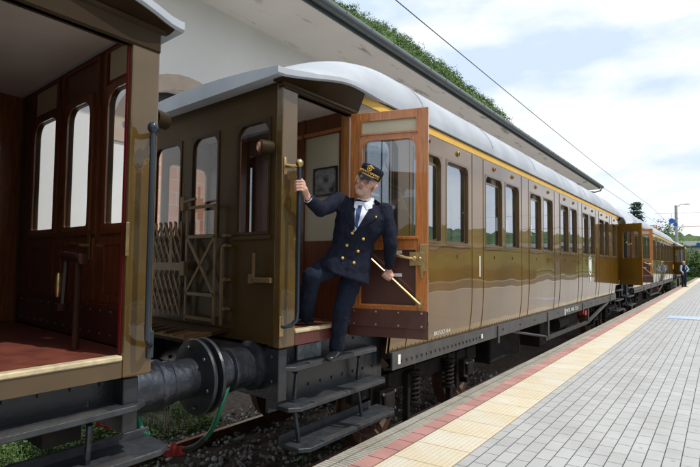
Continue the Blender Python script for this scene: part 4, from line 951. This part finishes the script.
# ------------------------------------------------------------------ station building behind the train
bl = thing('station_building', 'long white rendered station building with deep concrete eave behind the train', 'building', (-12, 18, GZ))
WX = -9.35; BY0, BY1 = -24, 43.6; EZ = 5.86
arcs = [7.3+5.6*i for i in range(7)]
def archwall(mb):
    n = 16; R_ = 1.42; sp = 2.25
    prev = BY0
    for c in arcs+[None]:
        y1 = c-R_ if c is not None else BY1
        mb.add([(WX, prev, GZ), (WX, y1, GZ), (WX, y1, EZ+.05), (WX, prev, EZ+.05)], [(0, 1, 2, 3)])
        if c is None: break
        pts = [(c-R_*math.cos(math.pi*i/n), sp+1.36*math.sin(math.pi*i/n)) for i in range(n+1)]
        for i in range(n):
            (a, z0), (b_, z1) = pts[i], pts[i+1]; mb.add([(WX, a, z0), (WX, b_, z1), (WX, b_, EZ+.05), (WX, a, EZ+.05)], [(0, 1, 2, 3)])
            mb.add([(WX, a, z0), (WX, b_, z1), (WX-.35, b_, z1), (WX-.35, a, z0)], [(0, 1, 2, 3)])
        for e in (-1, 1): mb.add([(WX, c+e*R_, GZ), (WX, c+e*R_, sp), (WX-.35, c+e*R_, sp), (WX-.35, c+e*R_, GZ)], [(0, 1, 2, 3)])
        prev = c+R_
    mb.add([(WX, BY1, GZ), (WX-9, BY1, GZ), (WX-9, BY1, EZ+2), (WX, BY1, EZ+.05)], [(0, 1, 2, 3)]); mb.add([(WX, BY0, GZ), (WX-9, BY0, GZ), (WX-9, BY0, EZ+2), (WX, BY0, EZ+.05)], [(0, 1, 2, 3)])
b = MB(); archwall(b)
def stained(name, base, stain, amt, sx):
    m = bpy.data.materials.new(name); m.use_nodes = True; n = m.node_tree.nodes; l = m.node_tree.links; bs = n['Principled BSDF']; bs.inputs['Roughness'].default_value = .9
    t = n.new('ShaderNodeTexCoord'); mp_ = n.new('ShaderNodeMapping'); mp_.inputs['Scale'].default_value = sx; l.new(t.outputs['Object'], mp_.inputs[0])
    x = n.new('ShaderNodeTexNoise'); x.inputs['Scale'].default_value = 1; x.inputs['Detail'].default_value = 10; x.inputs['Roughness'].default_value = .62; l.new(mp_.outputs[0], x.inputs[0])
    rp = n.new('ShaderNodeValToRGB'); rp.color_ramp.elements[0].position = amt; rp.color_ramp.elements[1].position = amt+.07; rp.color_ramp.elements[0].color = lin(stain); rp.color_ramp.elements[1].color = lin(base); l.new(x.outputs[0], rp.inputs[0])
    y = n.new('ShaderNodeTexNoise'); y.inputs['Scale'].default_value = .7; y.inputs['Detail'].default_value = 5; l.new(t.outputs['Object'], y.inputs[0]); r2_ = n.new('ShaderNodeMapRange'); r2_.inputs[3].default_value = .86; r2_.inputs[4].default_value = 1.08; l.new(y.outputs[0], r2_.inputs[0])
    mu = n.new('ShaderNodeMix'); mu.data_type = 'RGBA'; mu.blend_type = 'MULTIPLY'; mu.inputs[0].default_value = 1; l.new(rp.outputs[0], mu.inputs[6]); l.new(r2_.outputs[0], mu.inputs[7]); l.new(mu.outputs[2], bs.inputs['Base Color']); return m
M['wall2'] = stained('weathered_render', (.86, .855, .84), (.40, .37, .33), .335, (.8, .5, 1.3))
M['soff2'] = stained('stained_concrete', (.76, .74, .70), (.36, .34, .31), .365, (2.2, .45, 1))
b.build('wall', 'wall2', bl)
b = MB(); ey0, ey1 = BY0, 45.0
b.loft([[(x, y, z) for x, z in ((WX-.02, EZ-.10), (-7.72, EZ-.02), (-7.58, EZ+.0), (-7.58, EZ+.16), (WX-.02, EZ+.3))] for y in (ey0, ey1)]); b.build('eave_slab', 'soff2', bl)
b = MB(); b.box(-7.585, -7.55, ey0, ey1, EZ-.02, EZ+.32); b.build('fascia_board', 'gutter', bl)
b = MB(); b.tube([(-7.44, ey0, EZ+.16), (-7.44, ey1+.2, EZ+.16)], .12, 16); b.tube([(-7.50, ey1+.1, EZ+.05), (-7.55, ey1+.1, EZ-.12), (-7.95, ey1-.1, EZ-.25), (-8.2, ey1-.3, EZ-.2)], .05, 10)
for i in range(60): b.tube([(-7.33, ey0+1+i*1.15, EZ+.10), (-7.31, ey0+1+i*1.15, EZ+.20), (-7.56, ey0+1+i*1.15, EZ+.22)], .013, 5)
b.build('gutter', 'gutter', bl, smooth=True)
b = MB(); b.loft([[(-7.5, y, EZ+.2), (WX-4.5, y, EZ+2.3), (WX-9.3, y, EZ+.4), (WX-9.3, y, EZ+.25), (-7.6, y, EZ+.14)] for y in (ey0, ey1)]); b.build('roof', 'gutter', bl)
M['brick'] = None
def blocks():
    m = bpy.data.materials.new('orange_blockwork'); m.use_nodes = True; n = m.node_tree.nodes; l = m.node_tree.links; bs = n['Principled BSDF']; bs.inputs['Roughness'].default_value = .9
    t = n.new('ShaderNodeTexCoord'); mp_ = n.new('ShaderNodeMapping'); mp_.inputs['Rotation'].default_value = (R(90), 0, R(90)); l.new(t.outputs['Object'], mp_.inputs[0])
    sp = n.new('ShaderNodeSeparateXYZ'); cb = n.new('ShaderNodeCombineXYZ'); l.new(t.outputs['Object'], sp.inputs[0]); l.new(sp.outputs[1], cb.inputs[0]); l.new(sp.outputs[2], cb.inputs[1])
    br = n.new('ShaderNodeTexBrick'); l.new(cb.outputs[0], br.inputs[0]); br.inputs['Scale'].default_value = 1; br.inputs['Brick Width'].default_value = .55; br.inputs['Row Height'].default_value = .27; br.inputs['Mortar Size'].default_value = .012
    br.inputs['Color1'].default_value = (.52, .22, .12, 1); br.inputs['Color2'].default_value = (.60, .28, .16, 1); br.inputs['Mortar'].default_value = (.5, .42, .36, 1); l.new(br.outputs[0], bs.inputs['Base Color']); return m
M['brick'] = blocks()
for c in arcs:
    q = MB(); n = 20; R_ = 1.42; sp = 2.25; rings = []
    for i in range(n+1):
        ca, sa_ = math.cos(math.pi*i/n), math.sin(math.pi*i/n)
        rings.append([(WX+d, c-(R_+e)*ca, sp+(1.36+e)*sa_) for d, e in ((.04, 0), (.04, .32), (-.02, .32), (-.02, 0))])
    q.loft(rings); q.build('arch_surround', 'arch', bl)
    q = MB(); q.box(WX-.30, WX-.22, c-1.42, c+1.42, GZ, 2.9); q.build('block_infill', 'brick', bl)
    q = MB(); q.box(WX-.36, WX-.32, c-1.42, c+1.42, 2.9, 3.7); q.build('arch_void', 'glassd', bl)
    q = MB(); q.box(WX-.33, WX-.21, c-1.42, c+1.42, 2.86, 2.95); q.build('lintel', 'concrete', bl)

# ------------------------------------------------------------------ overhead wires
wi = thing('overhead_line', 'thin dark overhead contact and carrier wires running above the train roofs', 'overhead wires', (-3.95, 0, 3.2))
def sag(z0, s_, x=-3.95, n=1): return None
b = MB()
for a in range(-1, 3):
    pts = [(-3.95, a*50-8+50*i/16, 4.02-.55*4*(i/16)*(1-i/16)*0.35+.1) for i in range(17)]; b.tube(pts, .009, 5)
b.build('carrier_wire', 'wire', wi)
b = MB(); b.tube([(-3.95, -58, 3.2), (-3.95, 142, 3.2)], .008, 5); b.build('contact_wire', 'wire', wi)


# ------------------------------------------------------------------ hills
def hillmat():
    m = mat('wooded_hillside', (.030, .060, .018), .95, var=.6, scale=.09, bump=1, bscale=.45, col2=(.085, .15, .035)); m.node_tree.nodes['Bump'].inputs['Distance'].default_value = 2.5; return m
M['hill'] = hillmat()
ridge = [(-260, -220, 70), (-300, -60, 110), (-290, 60, 150), (-240, 160, 165), (-205, 205, 160), (-172, 237, 147), (-145, 257, 131), (-122, 273, 111), (-100, 290, 88), (-84, 302, 62), (-68, 315, 42), (-50, 322, 25), (-30, 330, 20), (0, 335, 17), (60, 345, 19), (150, 320, 26), (250, 200, 38), (310, 40, 46), (270, -140, 40), (120, -290, 35), (-100, -300, 45), (-260, -220, 70)]
def cat(P, t):
    n = len(P)-1; i = min(int(t*n), n-1); f = t*n-i; a, b_ = P[i], P[i+1]; f2 = f
    return [a[k]*(1-f2)+b_[k]*f2 for k in range(3)]
h = MB(); nu_, nv_ = 900, 46; vs = []; fs = []
for i in range(nu_+1):
    x, y, z = cat(ridge, i/nu_)
    for j in range(nv_+1):
        t = j/nv_; s_ = .46+.54*t/.8 if t < .8 else 1+.5*(t-.8)/.2
        hz = z*(min(1, t/.8))**1.15 if t < .8 else z*(1-.5*(t-.8)/.2); px, py = x*s_, y*s_; am = min(1, t*4)
        vv = noise.voronoi(Vector((px*.2, py*.2, hz*.08)))[0][0]
        hz += am*(3.4*(.6-vv)+2.2*noise.noise(Vector((px*.3, py*.3, 3)))+5*noise.noise(Vector((px*.02, py*.02, 7)))*(1 if z > 50 else .4))
        vs.append((px, py, GZ-1+hz))
for i in range(nu_):
    for j in range(nv_): a = i*(nv_+1)+j; fs.append((a, a+1, a+nv_+2, a+nv_+1))
h.add(vs, fs); struct(h, 'hills', 'hill', smooth='all')
fo_ = MB(); M['leafi'] = mat('hill_leaf_dark', (.075, .14, .045), .8); M['leafj'] = mat('hill_leaf_bright', (.16, .25, .06), .8); M['leafh'] = mat('hill_leaf', (.12, .20, .05), .8, var=.4, scale=.05)
idx = [i for i in range(nu_+1)]
for _ in range(6500):
    i = random.randint(int(nu_*3.6/21), int(nu_*10.4/21)); j = random.randint(int(nv_*.45), int(nv_*.86)); q = Vector(vs[i*(nv_+1)+j]); rr = random.uniform(1.6, 3.2)
    q += Vector((random.uniform(-1, 1), random.uniform(-1, 1), rr*.3)); mi_ = random.choice((0, 0, 1, 2))
    for _k in range(20):
        d_ = Vector((random.gauss(0, 1), random.gauss(0, 1), random.gauss(.3, 1))).normalized(); p_ = q+d_*rr*random.uniform(.6, 1.05)
        a = d_.orthogonal().normalized(); b_ = d_.cross(a); t = random.uniform(0, 3); a2 = (a*math.cos(t)+b_*math.sin(t)+d_*random.uniform(-.5, .5))*random.uniform(.22, .5); b2 = (b_*math.cos(t)-a*math.sin(t))*random.uniform(.18, .4)
        fo_.mi = mi_; fo_.add([p_-a2, p_+b2, p_+a2, p_-b2], [(0, 1, 2, 3)])
tag(fo_.build('hillside_trees', ['leafh', 'leafi', 'leafj']), 'bright green woodland covering the hillside above the station roof', 'woodland', kind='stuff')

# ------------------------------------------------------------------ trees and bushes
def leaves(mb, c, rad, n, size, hollow=.35, clump=.5):
    cl = []
    for _ in range(max(6, int(n/38))):
        v = Vector((random.gauss(0, 1), random.gauss(0, 1), random.gauss(0, 1))).normalized()*(random.random()**.45); cl.append(Vector((v.x*rad[0], v.y*rad[1], v.z*rad[2])))
    for _ in range(n):
        p = Vector(c)+random.choice(cl)+Vector((random.gauss(0, .13*rad[0]), random.gauss(0, .13*rad[1]), random.gauss(0, .11*rad[2])))
        a = Vector((random.gauss(0, 1), random.gauss(0, 1), random.gauss(0, .7))).normalized()*size*random.uniform(.5, 1.2); b_ = a.orthogonal().normalized()*size*random.uniform(.3, .8)
        mb.mi = 0 if random.random() < .6 else 1
        mb.add([p-a, p+b_, p+a, p-b_], [(0, 1, 2, 3)])
def tree(name, label, cat_, base, h_, rad, ms, n=2500, size=.22, trunk=.15, group=None):
    r = thing(name, label, cat_, base, group); b_ = Vector(base); t = MB()
    t.tube([b_, b_+Z*h_*.35, b_+Z*h_*.7+Vector((.1, .1, 0))], [trunk, trunk*.8, trunk*.4], 8)
    for k in range(5): a = k*1.3; t.tube([b_+Z*h_*(.35+.07*k), b_+Z*h_*(.55+.06*k)+Vector((math.cos(a), math.sin(a), 0))*rad[0]*.6], [trunk*.4, trunk*.12], 6)
    t.build('trunk', 'bark', r); m = MB(); leaves(m, b_+Z*(h_-rad[2]), rad, n, size); m.build('crown', ms, r); return r
def conifer(label, base, h_, w_):
    r = thing('conifer_tree', label, 'tree', base); b_ = Vector(base); t = MB(); t.tube([b_, b_+Z*h_*.98], [.22, .03], 8); m = MB(); k = 0
    zz = .22
    while zz < 1:
        wd_ = w_*(1.02-zz)**.85*random.uniform(.55, 1.15); nb = 5
        for q in range(nb):
            a = random.uniform(0, 6.28); L_ = wd_*random.uniform(.5, 1.2); d = Vector((math.cos(a), math.sin(a), random.uniform(-.05, .25))); p0 = b_+Z*h_*zz; t.tube([p0, p0+d*L_], [.05, .015], 5)
            for _ in range(int(26+46*L_)):
                s_ = random.uniform(.2, 1.05); p = p0+d*L_*s_+Vector((random.gauss(0, .22), random.gauss(0, .22), random.gauss(0, .10))); aa = Vector((random.gauss(0, 1), random.gauss(0, 1), random.gauss(0, .4))).normalized()*.16; bb = aa.orthogonal().normalized()*.09
                m.add([p-aa, p+bb, p+aa, p-bb], [(0, 1, 2, 3)])
        zz += .055
    t.build('trunk', 'bark', r); m.build('crown', 'conifer', r)
conifer('tall dark conifer with layered branches rising behind the farther coach', (-7.9, 70, GZ), 9.2, 2.6)
tree('broadleaf_tree', 'round light green tree just right of the tall conifer', 'tree', (-5.6, 74, GZ), 6.4, (2.2, 2.2, 1.9), ['leaf2', 'leaf3'], 3000, .17)
tree('bare_tree', 'thin sparse grey green tree behind the roof right of the conifer', 'tree', (-6.6, 92, GZ), 9.0, (1.9, 1.9, 1.9), ['leaf3', 'leaf1'], 420, .15, .1)
G_ = 'dark trees beyond the bridge'
far = [(-16, 118, 8, 4.2), (-10, 122, 7.5, 4), (-4.5, 116, 6.6, 3.6), (1.5, 119, 7.2, 4), (8, 121, 6.8, 4.2), (14, 118, 7.6, 4), (22, 122, 7, 4.4)]
pos = ['leftmost', 'second from left', 'third from left', 'middle', 'third from right', 'second from right', 'rightmost']
for (x, y, hh, rr), p_ in zip(far, pos): tree('broadleaf_tree', f'dark broad tree beyond the bridge, {p_} of the row', 'tree', (x, y, GZ), hh, (rr, rr, hh*.42), ['leaf1', 'leaf3'], 2600, .34, .2, G_)
G_ = 'bright bushes at the end of the platform'
for i, (x, y, hh, rr, t_) in enumerate([(-4.9, 82, 4.1, 1.9, 'tall bright green bush directly behind the goods van'), (-2.2, 80, 4.3, 1.7, 'bright green bush under the bridge, right of the goods van'), (.4, 83, 3.9, 1.9, 'bright bush farthest right at the end of the platform')]):
    r = thing('bush', t_, 'bush', (x, y, GZ), G_); m = MB(); leaves(m, (x, y, GZ+hh*.5), (rr, rr, hh*.5), 4200, .14); m.build('foliage', ['leaf2', 'leaf3'], r)
    t = MB(); [t.tube([(x, y, GZ), (x+.5*math.cos(k), y+.5*math.sin(k), GZ+hh*.6)], [.06, .02], 6) for k in range(5)]; t.build('stem', 'bark', r)
g2 = MB(); g2.box(-30, 60, 62.0, 110, GZ, -1.62) if False else None
M['grass'] = mat('grass_bank', (.10, .19, .03), .95, var=.35, scale=.9, bump=.6, bscale=8)
g2 = MB(); g2.loft([[(-2.45, y, -1.50), (-4.9, y, -1.75), (-4.9, y, GZ), (-2.45, y, GZ)] for y in (60, 74.2)]+[[(1.5, 76, -1.46), (-12, 76, -1.7), (-12, 76, GZ), (1.5, 76, GZ)], [(30, 108, -1.2), (-30, 108, -1.2), (-30, 108, GZ), (30, 108, GZ)]]); struct(g2, 'grass_bank', 'grass')
gr = MB()
for _ in range(9000):
    y = random.uniform(60, 84); x = random.uniform(-4.8, -2.4) if y < 74 else random.uniform(-9, 6); z = -1.55; a = random.uniform(0, 6.28); hh = random.uniform(.05, .22)
    gr.mi = random.choice((0, 1)); gr.add([(x-.03*math.cos(a), y-.03*math.sin(a), z), (x+.03*math.cos(a), y+.03*math.sin(a), z), (x+random.uniform(-.05, .05), y, z+hh)], [(0, 1, 2)])
tag(gr.build('grass', ['leaf2', 'leaf3']), 'bright long grass at the far end of the track and platform', 'grass', kind='stuff')

# ------------------------------------------------------------------ bridge, mast, signals
br = thing('road_bridge', 'pale concrete road bridge crossing beyond the end of the train', 'bridge', (6, 94, GZ))
b = MB(); b.box(-14, 40, 90, 98, 2.05, 2.75); b.build('deck', 'concrete', br)
b = MB(); b.box(-14, 40, 89.9, 90.1, 2.75, 3.45); b.build('parapet', 'wall', br)
b = MB(); b.box(-14, 40, 89.75, 89.88, 2.62, 2.80); b.build('fascia', 'gutter', br)
for x in (-9, 3.5, 16): b = MB(); b.box(x, x+.9, 91, 97, GZ, 2.05); b.build('pier', 'concrete', br)
sg = thing('road_sign', 'small blue sign on the bridge parapet', 'sign', (-2.5, 89.7, 2.65)); b = MB(); b.lathe([(0, 0), (.28, 0), (.28, .03), (0, .03)], (-2.5, 89.66, 2.95), (0, -1, 0), 20); b.build('sign_face', 'signb', sg); b = MB(); b.box(-2.53, -2.47, 89.68, 89.72, 2.6, 3.2); b.build('post', 'concrete', sg)
ma = thing('catenary_mast', 'pale concrete mast with short lamp arm beyond the coaches', 'mast', (-3.42, 60, GZ))
b = MB(); b.tube([(-3.42, 60, GZ), (-3.42, 60, 5.75)], [.17, .12], 10); b.build('pole', 'concrete', ma, smooth=True)
b = MB(); b.tube([(-3.42, 60, 5.5), (-3.0, 60, 5.85), (-2.4, 60, 5.85)], .035, 6); b.box(-2.75, -2.3, 59.95, 60.05, 5.78, 5.86); b.build('lamp_arm', 'concrete', ma)
wi2 = MB(); wi2.tube([(-5.6, 60, 3.72), (-3.4, 60, 3.66), (6, 60, 3.8), (14, 60, 3.9)], .028, 6); M['orange'] = mat('orange_cable', (.55, .30, .08), .5); tag(wi2.build('cross_cable', 'orange'), 'thin orange cable strung across at the concrete mast', 'cable')
for lab, x, z, r_ in (('upper and larger of two blue round signs left of the concrete mast', -2.85, 3.2, .19), ('lower and smaller of two blue round signs left of the concrete mast', -2.62, 2.93, .15)):
    d = thing('round_sign', lab, 'sign', (x, 45, z-r_), 'blue round signs above the train'); b = MB(); b.lathe([(0, 0), (r_, 0), (r_, .03), (0, .03)], (x, 45, z), (.3, -1, 0), 24); b.build('sign_disc', 'signb', d)
    b = MB(); b.tube([(x, 45.03, z+r_), (x, 45.03, 3.75)], .008, 5); b.build('hanger', 'wire', d)
b = MB(); b.tube([(-3.95, 45, 3.76), (-2.3, 45, 3.74), (6, 45, 3.9), (14, 45, 4)], .008, 5); tag(b.build('span_wire', 'wire'), 'thin span wire carrying the two blue round signs', 'wire')
sm_ = thing('signal_mast', 'small red lattice signal frame showing above the farther coach roof', 'signal', (-7.1, 80, GZ))
b = MB()
for x in (-7.45, -6.75): b.tube([(x, 80, GZ), (x, 80, 5.2)], .05, 6)
for z in (1.5, 2.3, 3.1, 3.9, 4.7, 5.2): b.tube([(-7.45, 80, z), (-6.75, 80, z)], .045, 6)
for z in (2.3, 3.9): b.tube([(-7.45, 80, z), (-6.75, 80, z+.8)], .03, 6)
b.build('frame', 'signr', sm_)
b = MB(); b.box(-7.3, -6.9, 79.85, 80.0, 4.2, 5.1); b.build('signal_head', 'white', sm_)
hg_ = thing('hedge', 'long clipped green hedge along the far side of the station road', 'hedge', (12.5, 15, -1.5)); m = MB()
for _ in range(9000):
    q = Vector((random.uniform(11.9, 13.1), random.uniform(-20, 60), random.uniform(-1.5, -.35))); a = Vector((random.gauss(0, 1), random.gauss(0, 1), random.gauss(0, 1))).normalized()*.14; b_ = a.orthogonal().normalized()*.1; m.mi = random.choice((0, 1)); m.add([q-a, q+b_, q+a, q-b_], [(0, 1, 2, 3)])
m.build('foliage', ['leaf1', 'leaf3'], hg_); m = MB(); m.box(12.2, 12.8, -20, 60, -1.5, -.5); m.build('stem', 'bark', hg_)
# houses on the town side, behind the photographer (seen as reflections in the coach)
for i, (x, y, wd_, dp, hh, wm, t_) in enumerate([(24, 14, 12, 9, 6.5, 'wall', 'white house with tiled roof opposite the long coach'), (25, 30, 9, 9, 8, 'arch', 'tan house with tiled roof, taller of the two beside the road'), (26, 47, 14, 9, 6, 'wall', 'wide low white house with tiled roof farthest along the road'), (22, -4, 10, 8, 7, 'cream', 'cream house with tiled roof nearest the road')]):
    ho = thing('house', t_, 'house', (x, y, GZ), 'houses along the station road'); b = MB(); b.box(x, x+dp, y-wd_/2, y+wd_/2, GZ, hh-1.4); b.build('wall', wm, ho)
    b = MB(); b.loft([[(x-.5, yy, hh-1.5), (x+dp/2, yy, hh+.6), (x+dp+.5, yy, hh-1.5)] for yy in (y-wd_/2-.4, y+wd_/2+.4)]); b.build('roof', 'tile', ho)
    for fz in (0, 2.9):
        for k in range(int(wd_/2.4)):
            yy = y-wd_/2+1.3+k*2.4; b = MB(); b.box(x-.02, x+.02, yy-.5, yy+.5, GZ+1.2+fz, GZ+2.6+fz); b.build('window', 'glassd', ho)

# lift everything so that the platform surface is at height zero
for o in S.objects:
    if o.parent is None and o.type not in ('CAMERA', 'LIGHT'): o.location.z += EYE
for o in S.objects:
    if '_loc' in o: del o['_loc']
